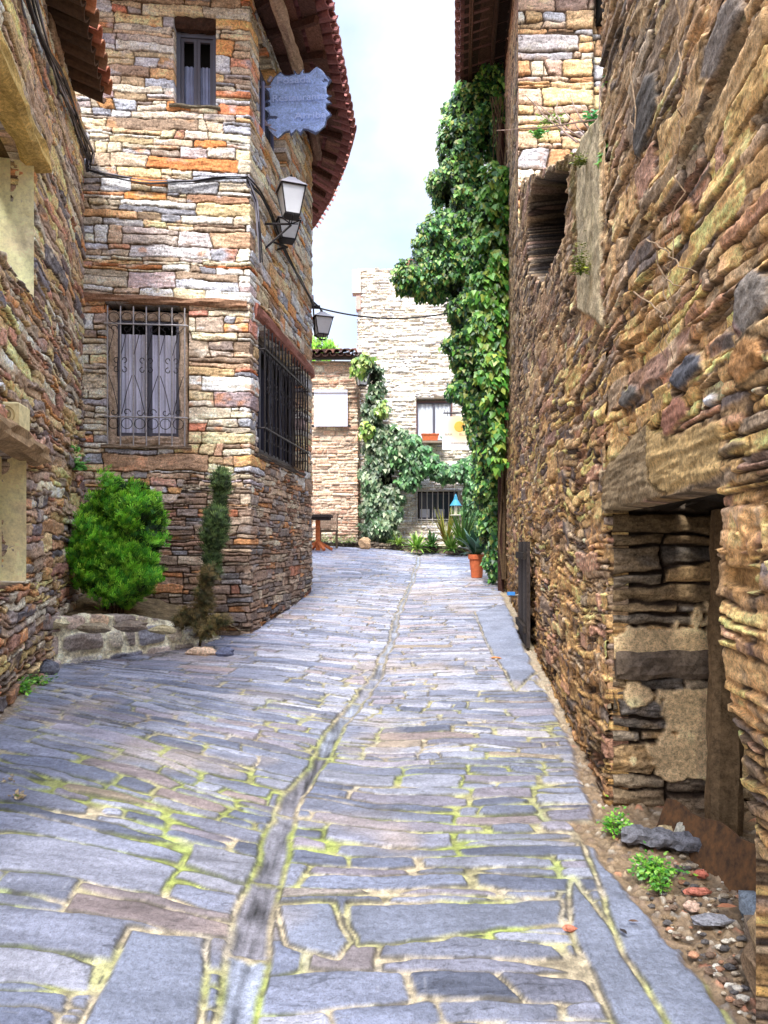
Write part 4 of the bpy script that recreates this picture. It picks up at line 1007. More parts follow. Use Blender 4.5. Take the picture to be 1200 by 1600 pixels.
def blobs_cloud(blobs, dens, seed, shell=.55, squash=1.):
    """points in a set of blobs (centre, rx, ry, rz); returns points, outward, depth 0..1"""
    R = np.random.RandomState(seed); P = []; O = []; Dp = []
    for (c, r) in blobs:
        c = np.array(c); r = np.array(r if hasattr(r, '__len__') else (r, r, r), float)
        n = int(dens*(r[0]*r[2]+r[0]*r[1]+r[1]*r[2])); u = unit(R, n); k = shell+(1-shell)*R.rand(n)**.6
        k = k*(1+.22*np.array([math.sin(a*5+b*7+c[0]*9)+math.sin(b*6-a*4+c[2]*5) for a, b in zip(u[:, 0], u[:, 2])])*.5)
        P.append(c+u*r*k[:, None]); O.append(u/r); Dp.append(k)
    P = np.concatenate(P); O = np.concatenate(O); Dp = np.concatenate(Dp)
    # drop those buried in other blobs
    q = np.full(len(P), 9.)
    for (c, r) in blobs:
        r = np.array(r if hasattr(r, '__len__') else (r, r, r), float)
        q = np.minimum(q, np.linalg.norm((P-np.array(c))/r, axis=1))
    keep = q > shell*.92
    return P[keep], O[keep]/np.linalg.norm(O[keep], axis=1, keepdims=True), np.clip(q[keep], 0, 1.2)
def foliage(name, parent, blobs, dens, seed, size, tpl, cols, mat, tip=(0, 0, -1), face=.6, shell=.5, tipmix=.35, dark=.35, patchy=1.2, facing=(0, -.6, .3), rag=1., thr=-.42):
    R = np.random.RandomState(seed+1)
    P, O, q = blobs_cloud(blobs, dens, seed, shell); n = len(P)
    cl = fbm(P[:, 0]/.22*patchy, (P[:, 2]+P[:, 1]*.5)/.22*patchy, 3, seed)
    keep = cl > thr; P, O, q, cl = P[keep], O[keep], q[keep], cl[keep]; n = len(P)
    P = P+O*(.10*cl*rag)[:, None]*size[1]/.1
    Nn = O*face+np.array(facing)+.55*unit(R, n)
    tp_ = np.array(tip)[None]+tipmix*unit(R, n)+.3*O*np.array([1, 1, .3])
    s = size[0]+(size[1]-size[0])*R.rand(n)
    pc = np.array([lin(c) for c in cols]); ci = R.randint(0, len(pc), n); C = pc[ci]
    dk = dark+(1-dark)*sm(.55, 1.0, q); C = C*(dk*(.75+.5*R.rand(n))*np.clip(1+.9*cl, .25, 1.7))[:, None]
    V, Fc, Cc = leaves(P, Nn, tp_, s, tpl, C)
    return put(name, V, Fc, np.clip(Cc, .003, .9), mat, parent)
def IB(l, d, rd=None):   # blobs measured on the photograph: px, py, r
    return [(PX(x, y, d+(t[0] if (t := rest) else 0)), (r/F*d, (rd or r/F*d), r2/F*d)) for x, y, r, r2, *rest in l]
GRN = [(94, 152, 62), (62, 120, 54), (124, 178, 78), (44, 90, 50), (78, 132, 72), (156, 196, 106)]
# --- ivy hanging off the ivy house
iv = thing('ivy', (1.7, 11.8, -.9), 'tall dark green ivy curtain hanging off the tall house beside the potted plant', 'ivy', None)
bl = [(765, 120, 30, 34), (742, 170, 42, 44), (725, 232, 48, 44), (712, 290, 45, 48), (738, 330, 55, 55), (690, 372, 44, 40), (662, 420, 42, 38), (640, 438, 22, 22), (702, 432, 42, 38), (680, 445, 34, 26), (738, 410, 52, 56), (728, 478, 40, 44), (735, 540, 40, 44), (745, 600, 40, 44), (757, 660, 30, 44), (764, 720, 22, 44), (766, 780, 19, 44), (770, 835, 17, 38), (776, 880, 15, 26), (780, 210, 20, 60)]
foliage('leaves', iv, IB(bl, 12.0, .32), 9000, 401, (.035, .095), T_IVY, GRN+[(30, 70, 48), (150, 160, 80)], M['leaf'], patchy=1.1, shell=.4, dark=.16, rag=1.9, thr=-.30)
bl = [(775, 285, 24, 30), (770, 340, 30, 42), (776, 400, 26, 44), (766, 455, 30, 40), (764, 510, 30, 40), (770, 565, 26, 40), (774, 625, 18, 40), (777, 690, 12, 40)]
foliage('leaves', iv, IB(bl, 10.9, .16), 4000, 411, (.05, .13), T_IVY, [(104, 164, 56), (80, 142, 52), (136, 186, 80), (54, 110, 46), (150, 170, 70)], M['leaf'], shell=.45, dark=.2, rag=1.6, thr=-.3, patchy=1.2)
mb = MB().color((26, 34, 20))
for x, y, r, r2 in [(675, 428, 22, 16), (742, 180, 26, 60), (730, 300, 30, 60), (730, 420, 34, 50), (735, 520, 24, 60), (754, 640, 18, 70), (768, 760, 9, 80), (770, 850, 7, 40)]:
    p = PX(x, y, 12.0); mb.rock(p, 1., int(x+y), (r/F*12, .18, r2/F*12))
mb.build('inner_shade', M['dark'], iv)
mb = MB().color((92, 74, 54)); R_ = np.random.RandomState(5)
for i in range(16):
    x0 = 782+R_.rand()*10; d_ = 11.2+R_.rand()*.8; pts = []
    for k in range(14):
        y = 905-k*58; pts.append(PX(x0-((k/13)**2)*20*R_.rand()+R_.randn()*2.5, y, d_))
    mb.tube(pts, .018, 5, .006)
mb.build('stems', M['wood'], iv)
# --- ivy growing up the two far houses
iv2 = thing('ivy', (-.2, 18.9, 0), 'pale variegated ivy climbing the corner between low house and pale tower house', 'ivy')
VAR = [(140, 160, 124), (104, 132, 92), (160, 178, 132), (64, 100, 56), (84, 118, 70), (74, 104, 74), (184, 196, 156), (50, 84, 46)]
bl = [(578, 580, 20, 18), (590, 605, 16, 24), (584, 640, 20, 28), (588, 690, 24, 34), (592, 745, 30, 38), (598, 795, 36, 42), (592, 825, 30, 22), (618, 690, 22, 26)]
foliage('leaves', iv2, IB(bl, 18.85, .28), 2300, 421, (.08, .15), T_IVY, VAR, M['leaf'], dark=.16, shell=.6, patchy=.7)
bl = [(568, 562, 16, 10), (560, 575, 12, 10), (596, 640, 8, 14), (573, 672, 10, 10)]
foliage('leaves', iv2, IB(bl, 18.6, .15), 1900, 425, (.10, .15), T_IVY, [(160, 186, 84), (136, 166, 70), (190, 204, 120), (100, 140, 60)], M['leaf'], dark=.4)
iv3 = thing('ivy', (1.1, 19.1, 0), 'green ivy band draped over the barred window from tower corner to lane ivy', 'ivy')
bl = [(620, 705, 22, 22), (640, 700, 20, 22), (648, 725, 26, 24), (665, 715, 18, 20), (640, 752, 18, 16), (690, 738, 22, 15), (712, 740, 24, 14), (735, 735, 20, 22), (745, 760, 20, 24), (742, 790, 20, 26), (748, 820, 18, 26), (758, 850, 16, 20)]
foliage('leaves', iv3, IB(bl, 18.9, .30), 2300, 431, (.08, .14), T_IVY, [(96, 150, 86), (66, 116, 66), (120, 170, 104), (48, 88, 52), (140, 176, 120)], M['leaf'], dark=.16, shell=.6)
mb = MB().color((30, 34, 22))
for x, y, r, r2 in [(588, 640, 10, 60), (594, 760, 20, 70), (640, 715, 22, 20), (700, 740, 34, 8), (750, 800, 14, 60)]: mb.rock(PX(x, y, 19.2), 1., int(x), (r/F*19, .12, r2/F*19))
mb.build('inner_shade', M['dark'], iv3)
# --- small ivy at the near wall's edge
iv4 = thing('ivy', PX(960, 350, 3.9), 'bright green trailing creeper at the top right edge of the old wall', 'ivy')
bl = [(985, 35, 22, 20), (970, 75, 22, 34), (962, 130, 9, 34), (958, 190, 7, 36), (955, 245, 6, 26)]
foliage('leaves', iv4, IB(bl, 3.85, .07), 14000, 441, (.035, .065), T_HEART, [(120, 170, 40), (150, 196, 60), (90, 148, 40), (60, 110, 40)], M['leaf'], dark=.4)
mb = MB().color((96, 72, 56)); R_ = np.random.RandomState(9)
for i in range(7):
    pts = [PX(975-i*3+R_.randn()*6, -40+k*42, 3.82+.02*R_.randn())+np.array([R_.randn()*.012, 0, 0]) for k in range(9+i % 3)]; mb.tube(pts, .005, 5, .002)
mb.build('stems', M['wood'], iv4)
# bare creeper twigs on the ruined wall and the old wall
tw = thing('bare_twigs', PX(900, 250, 4.6), 'bare grey twigs sprouting from the broken top of the ruined wall', 'twigs')
mb = MB().color((150, 128, 116)); R_ = np.random.RandomState(10)
for (a, b, c) in [((945, 245), (880, 215), (822, 148)), ((945, 230), (905, 190), (888, 145)), ((940, 232), (880, 205), (840, 160)), ((950, 180), (860, 205), (776, 203)), ((945, 235), (915, 215), (878, 170)), ((900, 222), (862, 196), (872, 158)), ((945, 210), (930, 160), (942, 110))]:
    pts = []
    for t in np.linspace(0, 1, 9):
        x = (1-t)**2*a[0]+2*t*(1-t)*b[0]+t*t*c[0]; y = (1-t)**2*a[1]+2*t*(1-t)*b[1]+t*t*c[1]; pts.append(PX(x+R_.randn()*1.5, y+R_.randn()*1.5, 4.7+.5*t))
    mb.tube(pts, .007, 5, .003)
mb.build('stems', M['wood'], tw)
tw2 = thing('dry_creeper', PX(1080, 400, 2.5), 'thin dry creeper stem running down the old rubble wall above the door', 'creeper')
mb = MB().color((150, 128, 104)); 
def onR(px, py, out=.05):
    u, d = RP.hit(px); return ptr(d, (HY-py)/F*d, out)
for poly in [[(1085, -20), (1092, 80), (1098, 160), (1094, 200), (1084, 300), (1078, 380), (1075, 480)], [(1036, 373), (1060, 385), (1085, 405), (1110, 425)], [(1075, 370), (1070, 400), (1076, 430), (1090, 448)], [(1005, 80), (1020, 200), (1000, 180)], [(1060, 390), (1066, 480), (1060, 560)], [(1020, 455), (1058, 490), (1070, 500), (1070, 560)]]:
    pts = [];
    for i in range(len(poly)-1):
        for t in np.linspace(0, 1, 4, endpoint=False):
            q = np.array(poly[i])*(1-t)+np.array(poly[i+1])*t; pts.append(onR(q[0]+R_.randn()*2, q[1], .06+.01*R_.randn()))
    pts.append(onR(*poly[-1], .04)); mb.tube(pts, .0035, 5, .0018)
mb.build('stems', M['wood'], tw2)

# --- conifers by the corner house
GRAD[0] = .4
sh = thing('conifer_shrub', (-2.55, 6.95, -.62), 'round bright green conifer shrub in the stone planter by the grilled window', 'shrub')
dS = 6.95
bl = [(180, 800, 26, 40), (216, 805, 24, 40), (150, 830, 28, 30), (200, 840, 46, 46), (142, 862, 28, 32), (218, 868, 24, 40), (180, 885, 48, 44), (210, 900, 30, 34), (160, 912, 28, 24), (190, 925, 26, 18), (182, 775, 10, 18), (218, 776, 9, 16), (236, 840, 12, 34)]
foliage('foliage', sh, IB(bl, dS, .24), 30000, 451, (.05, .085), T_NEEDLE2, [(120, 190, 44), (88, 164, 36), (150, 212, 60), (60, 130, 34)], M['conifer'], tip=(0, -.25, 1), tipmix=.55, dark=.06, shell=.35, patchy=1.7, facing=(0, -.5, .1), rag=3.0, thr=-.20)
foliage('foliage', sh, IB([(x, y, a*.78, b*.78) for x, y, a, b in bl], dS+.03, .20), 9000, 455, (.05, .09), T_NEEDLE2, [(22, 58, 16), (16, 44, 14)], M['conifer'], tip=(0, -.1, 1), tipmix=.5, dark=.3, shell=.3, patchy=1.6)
mb = MB().color((70, 50, 36))
for i in range(6): mb.tube([(-2.55+.03*i-.08, 6.95, -.72), (-2.58+.05*i-.08, 6.93, -.3), (-2.6+.09*i-.12, 6.95, .1)], .014, 5, .005)
mb.build('stems', M['wood'], sh)
cy = thing('thin_conifer', (-1.68, 7.3, -.95), 'thin dark needle conifer, browned at its foot, against the corner of the slate house', 'shrub')
bl = [(346, 752, 9, 22), (344, 785, 12, 22), (338, 815, 17, 26), (334, 845, 19, 28), (332, 872, 16, 26), (330, 895, 12, 16)]
foliage('foliage', cy, IB(bl, 7.3, .10), 26000, 461, (.05, .09), T_NEEDLE, [(86, 112, 58), (66, 92, 50), (106, 128, 70), (50, 68, 40)], M['conifer'], tip=(0, -.1, 1), tipmix=.6, dark=.3, shell=.15)
bl = [(326, 905, 13, 24), (322, 935, 14, 22), (305, 960, 26, 18), (285, 972, 14, 12), (318, 985, 20, 16), (345, 972, 16, 8)]
foliage('dry_foliage', cy, IB(bl, 7.15, .12), 16000, 465, (.04, .08), T_NEEDLE, [(122, 104, 58), (104, 88, 52), (90, 92, 50), (140, 120, 72), (66, 70, 38)], M['conifer'], tip=(0, -.3, .8), tipmix=.8, dark=.35, shell=.1)
mb = MB().color((80, 62, 46)); mb.tube([PX(312, 1010, 7.25), PX(322, 940, 7.3), PX(332, 860, 7.3), PX(345, 745, 7.32)], .014, 6, .004); mb.build('trunk', M['wood'], cy)

GRAD[0] = .8
# --- planter of big mortared stones
pl = thing('planter_wall', (-2.5, 6.7, -1.05), 'low planter wall of big pale mortared stones under the conifer shrub', 'planter')
PP = Path([(-3.25, 6.15), (-2.90, 6.02), (-1.92, 7.28), (-1.72, 7.80)])
def f_P(U, Z):
    sid, e, lu, lv = coursed(U, Z*1.0, (.13, .26), (.18, .42), 501, split=.25, warp=(.03, .006), rr=.06)
    e = e-.008
    H, C = stone_look(U, Z, sid, e, lu, lv, [((232, 224, 196), 4), ((176, 162, 150), 3), ((128, 112, 104), 3), ((160, 150, 140), 2), ((112, 114, 126), 2), ((170, 140, 110), 1)], lin((206, 200, 172)), 502, gap=.012, depth=.012, hv=.012, tilt=.015, bright=1.35)
    return H, C
ptop = lambda U: np.interp(U, [0, .4, 1.4, 1.96, 2.5], [-.58, -.60, -.66, -.80, -.98])+.03*fbm(U/.15, U*0, 3, 503)
wall('wall', PP, np.arange(0, PP.s[-1], .009), np.arange(-1.25, -.5, .009), 1, f_P, M['stone'], pl, top=ptop, toplip=.12)
# soil on top
xs_ = np.linspace(-3.3, -1.55, 110); ys_ = np.linspace(6.0, 8.05, 130); Xs, Ys = np.meshgrid(xs_, ys_)
fr_line = np.interp(Xs, [-3.3, -2.9, -1.92, -1.72], [6.2, 6.07, 7.33, 7.85])
okm = Ys > fr_line+.05
zt_ = np.interp(Xs, [-3.3, -2.6, -1.9, -1.55], [-.64, -.68, -.87, -1.06])+.05*fbm(Xs/.15, Ys/.15, 4, 504)+.12*sm(6.6, 7.8, Ys)
i_ = np.arange(Xs.size).reshape(Xs.shape); Fs = np.stack([i_[:-1, :-1], i_[:-1, 1:], i_[1:, 1:], i_[1:, :-1]], -1)[okm[:-1, :-1]]
Cs = lin((128, 112, 84))*(1+.9*fbm(Xs/.06, Ys/.06, 4, 505))[..., None]
put('soil', np.stack([Xs, Ys, zt_], -1).reshape(-1, 3), Fs, np.clip(Cs.reshape(-1, 3), .01, .9), M['stone'], pl, None, True)
# loose capping stones
for i, (px, py, d, r, c) in enumerate([(85, 968, 6.2, .09, (206, 196, 160)), (150, 975, 6.3, .11, (170, 156, 130)), (205, 972, 6.5, .12, (150, 136, 120)), (255, 978, 6.8, .10, (190, 178, 140))]):
    mb = MB().color(c); mb.rock(PX(px, py+6, d), r, i, (1.3, .7, .42)); o = mb.build('capping_stone', M['stone'], pl)
# footing stones beside the planter
def rubble_stone(px, py, r, c, sq, label, seed, lift=.3, grp=None, base=None, name='loose_stone', cat='stone'):
    if base is None: q = G(px, py); q = np.array([q[0], q[1], float(gz(q[0], q[1]))])
    else: q = np.array(base, float)
    mb = MB().color(c); V0 = q+np.array([0, 0, r*sq[2]*lift]); R = np.random.RandomState(seed); mb.rock(V0, r, seed, sq)
    return mb.build(name, M['stone'], None, q, False, (label, cat, grp))
rubble_stone(318, 1022, .13, (214, 186, 156), (1.2, .6, .4), 'pinkish cream stone lying at the foot of the thin conifer', 1)
rubble_stone(352, 1022, .13, (112, 118, 140), (.7, .9, .4), 'blue grey stone slab leaning beside the pinkish cream stone', 2)
rubble_stone(24, 1040, .24, (84, 78, 76), (1.2, .8, .9), 'big dark boulder at the foot of the left house', 3)
rubble_stone(66, 1052, .10, (120, 122, 130), (1.4, .7, .8), 'small blue grey stone between the boulder and the planter', 4)

# ================================================================ WEEDS
def tuft(px, py, w, h, label, seed, cols, n=130, base=None, size=(.02, .045), tpl=T_SMALL, name='weed', cat='weed', stems=True, d=None):
    if base is None: q = G(px, py); q = np.array([q[0], q[1], float(gz(q[0], q[1]))])
    else: q = np.array(base, float)
    R = np.random.RandomState(seed); o = thing(name, q, label, cat)
    P = q+np.stack([R.randn(n)*w*.4, R.randn(n)*w*.35, np.abs(R.randn(n))*h*.5+.01], -1)
    Nn = unit(R, n)*.5+np.array([0, -.3, 1.]); tp_ = (P-q)+unit(R, n)*.05
    pc = np.array([lin(c) for c in cols])
    C = pc[R.randint(0, len(pc), n)]*(.6+.8*R.rand(n))[:, None]
    V, Fc, Cc = leaves(P, Nn, tp_, size[0]+(size[1]-size[0])*R.rand(n), tpl, C); put('leaves', V, Fc, np.clip(Cc, 0, .9), M['leaf'], o)
    if stems:
        mb = MB().color((90, 120, 50))
        for i in range(min(14, n)): mb.tube([q, (q+P[i])/2+np.array([0, 0, .01]), P[i]], .0018, 4)
        mb.build('stems', M['leaf'], o)
    return o
BG = [(110, 170, 50), (80, 150, 40), (140, 190, 70), (60, 120, 40)]
tuft(962, 1300, .07, .07, 'small green weed clump under the corner of the door reveal', 1, BG, 260, size=(.012, .028))
tuft(1022, 1368, .09, .06, 'larger green weed clump beside the grey threshold slab', 2, BG, 420, size=(.012, .028))
tuft(1030, 1392, .05, .04, 'tiny green weed in the dirt nearest the long paving slab', 3, BG, 120, size=(.010, .022))
tuft(18, 1082, .16, .08, 'light green weeds at the foot of the left house boulder', 4, BG, 420, size=(.02, .045))
tuft(60, 1068, .10, .05, 'low pale weeds in front of the blue grey stone', 5, BG+[(180, 190, 110)], 160, size=(.015, .035))
tuft(0, 0, .09, .10, 'round leaved green plant growing from the joint left of the grilled window', 6, [(120, 190, 90), (150, 210, 110), (90, 160, 70)], 150, base=PX(122, 735, 7.25), size=(.03, .055), tpl=T_HEART)
tuft(0, 0, .06, .06, 'small green sprig just above the round leaved wall plant', 7, [(120, 190, 90), (150, 210, 110)], 60, base=PX(112, 706, 7.1), size=(.03, .05), tpl=T_HEART)
tuft(0, 0, .06, .05, 'bluish green rosette on the ruined wall top, right of its fellows', 8, [(120, 200, 130), (90, 170, 90)], 60, base=PX(928, 190, 4.9), size=(.03, .05), tpl=T_HEART)
tuft(0, 0, .05, .05, 'green rosette hanging lowest on the ivy house front', 9, [(120, 200, 110), (150, 200, 90)], 50, base=PX(840, 214, 5.3), size=(.03, .045), tpl=T_HEART)
tuft(0, 0, .12, .05, 'flat patch of yellow green moss plants across the ruined wall top', 10, [(150, 170, 70), (120, 150, 60)], 120, base=PX(862, 194, 5.2), size=(.02, .04))
mossc = [(120, 130, 40), (90, 104, 36), (150, 160, 60)]
tuft(0, 0, .05, .14, 'mossy tuft hanging in the plaster strip of the ruined wall', 11, mossc, 260, base=onR(930, 430, .08), size=(.015, .035))
tuft(0, 0, .05, .05, 'tiny moss tuft on top of the pale plaster strip', 12, mossc, 160, base=onR(925, 258, .06), size=(.015, .03))
tuft(28, 1248, .03, .015, 'small dry brown plant in a paving joint at the left', 13, [(150, 130, 96), (170, 150, 110)], 36, size=(.012, .03))
tuft(12, 1222, .05, .02, 'pale dead leaf litter in the paving joint at far left', 14, [(190, 170, 130), (150, 130, 100)], 14, size=(.012, .025), stems=False)
# foot of the left bottom joint moss
# ================================================================ DIRT CORNER BY THE DOOR
q0 = G(972, 1308); q1 = G(1100, 1330); mb = MB(); mb.color((112, 112, 118)).log((q0[0], q0[1], float(gz(*q0))+.02), (q1[0], q1[1], float(gz(*q1))+.03), .12, .07, (0, 0, 1), 22, .010, 88); mb.build('threshold_slab', M['stone'], None, (q0[0], q0[1], float(gz(*q0))), False, ('long dark grey threshold slab lying below the door reveal', 'slab'))
rubble_stone(1072, 1312, .07, (190, 186, 170), (1., .6, .8), 'pale flat stone behind the threshold slab', 12)
rubble_stone(1040, 1302, .045, (200, 180, 140), (1.2, .6, .6), 'small cream stone at the left of the pale flat stone', 13)
rubble_stone(1092, 1318, .06, (96, 92, 92), (.7, .8, 1.1), 'dark upright shard touching the rusty plate', 14)
rubble_stone(1096, 1368, .028, (196, 116, 96), (1.1, .8, .6), 'small red brick fragment in the dirt', 15)
rubble_stone(1090, 1395, .032, (176, 110, 92), (1.8, .5, .5), 'flat reddish chip nearer than the brick fragment', 16)
rubble_stone(1082, 1418, .035, (200, 170, 150), (.9, .8, .5), 'pinkish pale chip in the dirt', 17)
rubble_stone(1112, 1440, .055, (138, 138, 144), (1.5, .7, .3), 'flat grey stone sunk in the dirt strip', 18)
rubble_stone(1190, 1440, .10, (140, 150, 160), (.6, 1.3, .7), 'smooth bluish stone below the rusty plate', 19)
rubble_stone(890, 1452, .022, (206, 130, 104), (1.2, .7, .5), 'tiny orange pebble on the paving by the long slab', 20)
for i_, (px_, d_, z_, r_, c_, l_) in enumerate([(1200, 2.35, -1.40, .10, (150, 124, 96), 'big tan rock at the right frame edge below the bluish stone'), (1190, 2.62, -1.42, .08, (128, 112, 96), 'brown rock between the bluish stone and the rusty sheet'), (1207, 2.3, -1.25, .09, (176, 148, 112), 'pale ochre rock projecting from the foot of the old wall')]):
    rubble_stone(0, 0, r_, c_, (.7, 1.2, 1.0), l_, 40+i_, .2, base=((px_-HX)/F*d_, d_, z_), name='wall_foot_rock')
rubble_stone(568, 849, .16, (206, 170, 130), (1, 1, 1), 'round tan stone ball at the top edge of the lane', 21, .8, base=(-.47, 17.9, float(gz(-.47, 17.9))), name='stone_ball')
GRV = np.random.RandomState(77)
mb = MB()
for i in range(420):
    px = 1000+GRV.rand()*200; py = 1330+GRV.rand()*290; q = G(px, py)
    if q[0] < .92+(3.42-q[1])*.125+.03: continue
    mb.color([(150, 128, 100), (170, 156, 136), (120, 100, 84), (186, 140, 110), (100, 96, 94), (214, 206, 190)][GRV.randint(6)]); r = .006+.012*GRV.rand()**2
    mb.rock((q[0], q[1], float(gz(q[0], q[1]))-.02+r*.3), r, i, (1.2, .8, .6))
mb.build('gravel', M['stone'], None, (1.1, 3., -1.4), False, (None, None, None, 'stuff'))
lm = lambda px, py, s, c, lab, a=0.: None
def dead_leaf(px, py, s, c, lab, a):
    q = G(px, py); z = float(gz(q[0], q[1]))+.018; ca, sa = math.cos(a), math.sin(a); mb = MB().color(c); V = []
    for x, y in [(0, -1), (.38, -.3), (.42, .3), (0, 1), (-.42, .3), (-.38, -.3)]: V.append((q[0]+(x*ca-y*sa)*s, q[1]+(x*sa+y*ca)*s, z+.3*s*abs(x)))
    V.append((q[0], q[1], z-.002)); mb.add(V, [(6, i, (i+1) % 6) for i in range(6)]); return mb.build('dead_leaf', M['leaf'], None, (q[0], q[1], z), False, (lab, 'leaf'))
dead_leaf(1082, 1290, .045, (190, 130, 80), 'orange brown dead leaf by the top of the rusty plate', 1.1)
dead_leaf(1136, 1424, .040, (176, 120, 90), 'curled brown dead leaf in the dirt strip', 1.6)
dead_leaf(990, 1447, .020, (90, 66, 50), 'narrow brown dead leaf on the long diagonal slab', 1.5)
dead_leaf(974, 1463, .022, (44, 36, 36), 'blackish seed pod or leaf on the long diagonal slab', .3)
dead_leaf(775, 1031, .06, (220, 140, 60), 'small orange leaf fallen on the mid lane paving', 1.2)
# rusty plate
mb = MB(); a = np.array([1.29, 3.50, -1.36]); b = np.array([1.44, 2.70, -1.44]); up_ = np.array([.07, 0, .20])
V = []; n_ = 14
for t in np.linspace(0, 1, n_):
    p = a+(b-a)*t; hh = .75+.55*t+.06*math.sin(t*17); V += [p, p+up_*hh]
Vb = [v+np.array([.006, .002, 0]) for v in V]; Fc = []
for i in range(n_-1): k = 2*i; Fc += [(k, k+2, k+3, k+1), (2*n_+k, 2*n_+k+1, 2*n_+k+3, 2*n_+k+2), (k+1, k+3, 2*n_+k+3, 2*n_+k+1)]
mb.add(V+Vb, Fc); mb.build('rusty_plate', M['rust'], None, a, False, ('rusty steel sheet standing on edge along the cellar door threshold', 'metal sheet'))
# plank hatch on the right wall and the tap
mb = MB()
ph = thing('wooden_hatch', ptr(7.8, -1.05, .06), 'narrow dark grey wooden hatch standing against the right wall', 'hatch')
for i in range(5): mb.color([(70, 62, 58), (84, 76, 70), (60, 54, 50)][i % 3]); mb.box(ptr(7.35+i*.2, -.50, .07), .19, .035, 1.05, .2, (tR, nR, np.array([0, 0, 1.])))
mb.build('boards', M['wood'], ph)
for zz in (-.12, -.85): mb = MB().color((52, 46, 42)); mb.box(ptr(7.75, zz, .105), .95, .03, .07, 0, (tR, nR, np.array([0, 0, 1.]))); mb.build('batten', M['wood'], ph)
tp_o = thing('water_tap', ptr(8.9, -.62, .04), 'little bright blue tap on the right wall beyond the wooden hatch', 'tap')
mb = MB().color((60, 130, 200)); mb.box(ptr(8.9, -.60, .12), .09, .05, .04); mb.build('handle', M['paint'], tp_o)
mb = MB().color((120, 110, 96)); mb.tube([ptr(8.9, -.62, 0), ptr(8.9, -.62, .12), ptr(8.9, -.70, .13)], .014, 6); mb.build('spout', M['paint'], tp_o)

# ================================================================ SLATE SIGN
sg = thing('slate_sign', PX(462, 217, 8.55), 'jagged blue slate sign with carved gothic lettering hanging under the eave', 'sign')
so = [(110, 390), (200, 335), (250, 235), (350, 150), (420, 200), (480, 200), (548, 178), (538, 115), (590, 180), (620, 180), (690, 105), (680, 168), (760, 165), (880, 75), (960, 150), (1090, 275), (1055, 312), (1012, 380), (1020, 455), (1055, 500), (1090, 488), (1020, 540), (1090, 600), (1022, 622), (1010, 680), (1090, 770), (1022, 830), (1000, 930), (960, 962), (860, 1050), (740, 990), (685, 985), (640, 1065), (577, 985), (500, 1080), (480, 1010), (420, 1022), (310, 1110), (230, 1040), (170, 960), (142, 860), (182, 790), (168, 725), (110, 680), (188, 640), (182, 602), (115, 590), (190, 540), (178, 450)]
sd_ = 8.55; SP = np.array([[400+x/9.23, 95+y/9.23] for x, y in so])
gx = np.linspace(405, 521, 150); gy = np.linspace(100, 218, 150); GX, GY = np.meshgrid(gx, gy)
sdf = polysdf(GX, GY, [tuple(p) for p in SP])
# clip the grid to the outline by pulling border points onto it
wx = (GX-HX)/F*sd_; wz = (HY-GY)/F*sd_
rel = .010*fbm(wx/.18, wz/.07, 4, 601)+.010*np.round(fbm(wx/.22, wz/.09, 3, 602)*4)/4-.012*sm(3, 0, sdf)
Cs = lin((156, 180, 230))*(1+.35*fbm(wx/.15, wz/.05, 4, 603)+.25*fbm(wx/.02, wz/.02, 3, 604))[..., None]
Cs = Cs+(sm(1.4, .2, sdf)*.25)[..., None]
ny, nx = GX.shape; ii = np.arange(ny*nx).reshape(ny, nx); kp = (sdf[:-1, :-1] > -.3) & (sdf[1:, 1:] > -.3)
front = np.stack([wx, sd_-rel, wz], -1).reshape(-1, 3); Fc = np.stack([ii[:-1, :-1], ii[1:, :-1], ii[1:, 1:], ii[:-1, 1:]], -1)[kp]
put('slab', front, Fc, np.clip(Cs.reshape(-1, 3), .02, .95), M['slate'], sg, None, True)
mb = MB().color((70, 78, 110)); mb.plate([((x-HX)/F*sd_, sd_+.022, (HY-y)/F*sd_) for x, y in SP], (0, 1, 0), .03); mb.build('slab_back', M['slate'], sg)
for i, (body, x, y, wd, ht) in enumerate([('Posada', 459, 126, 52, 15), ('Restaurante', 467, 153, 82, 15), ('Arriba', 485, 181, 50, 14)]):
    text(body, 'lettering', PX(x, y, sd_-.012), (1, 0, .05), (0, 0, 1), ht/F*sd_*1.0, M['paint'], sg, off=.010, width=wd/F*sd_, col=(182, 200, 240))
mb = MB().color((120, 124, 160)); c0 = (411-HX)/F*sd_
mb.tube([PX(411, 128, sd_), PX(411, 212, sd_)], .022, 8); mb.color((150, 140, 150)); mb.tube([PX(400, 136, sd_), PX(424, 136, sd_)], .013, 6); mb.tube([PX(400, 193, sd_), PX(424, 196, sd_)], .012, 6); mb.tube([PX(412, 186, sd_), PX(422, 200, sd_), PX(432, 205, sd_)], .01, 6)
mb.tube([PX(419, 128, sd_), PX(424, 120, sd_)], .02, 6); mb.build('bracket', M['paint'], sg)

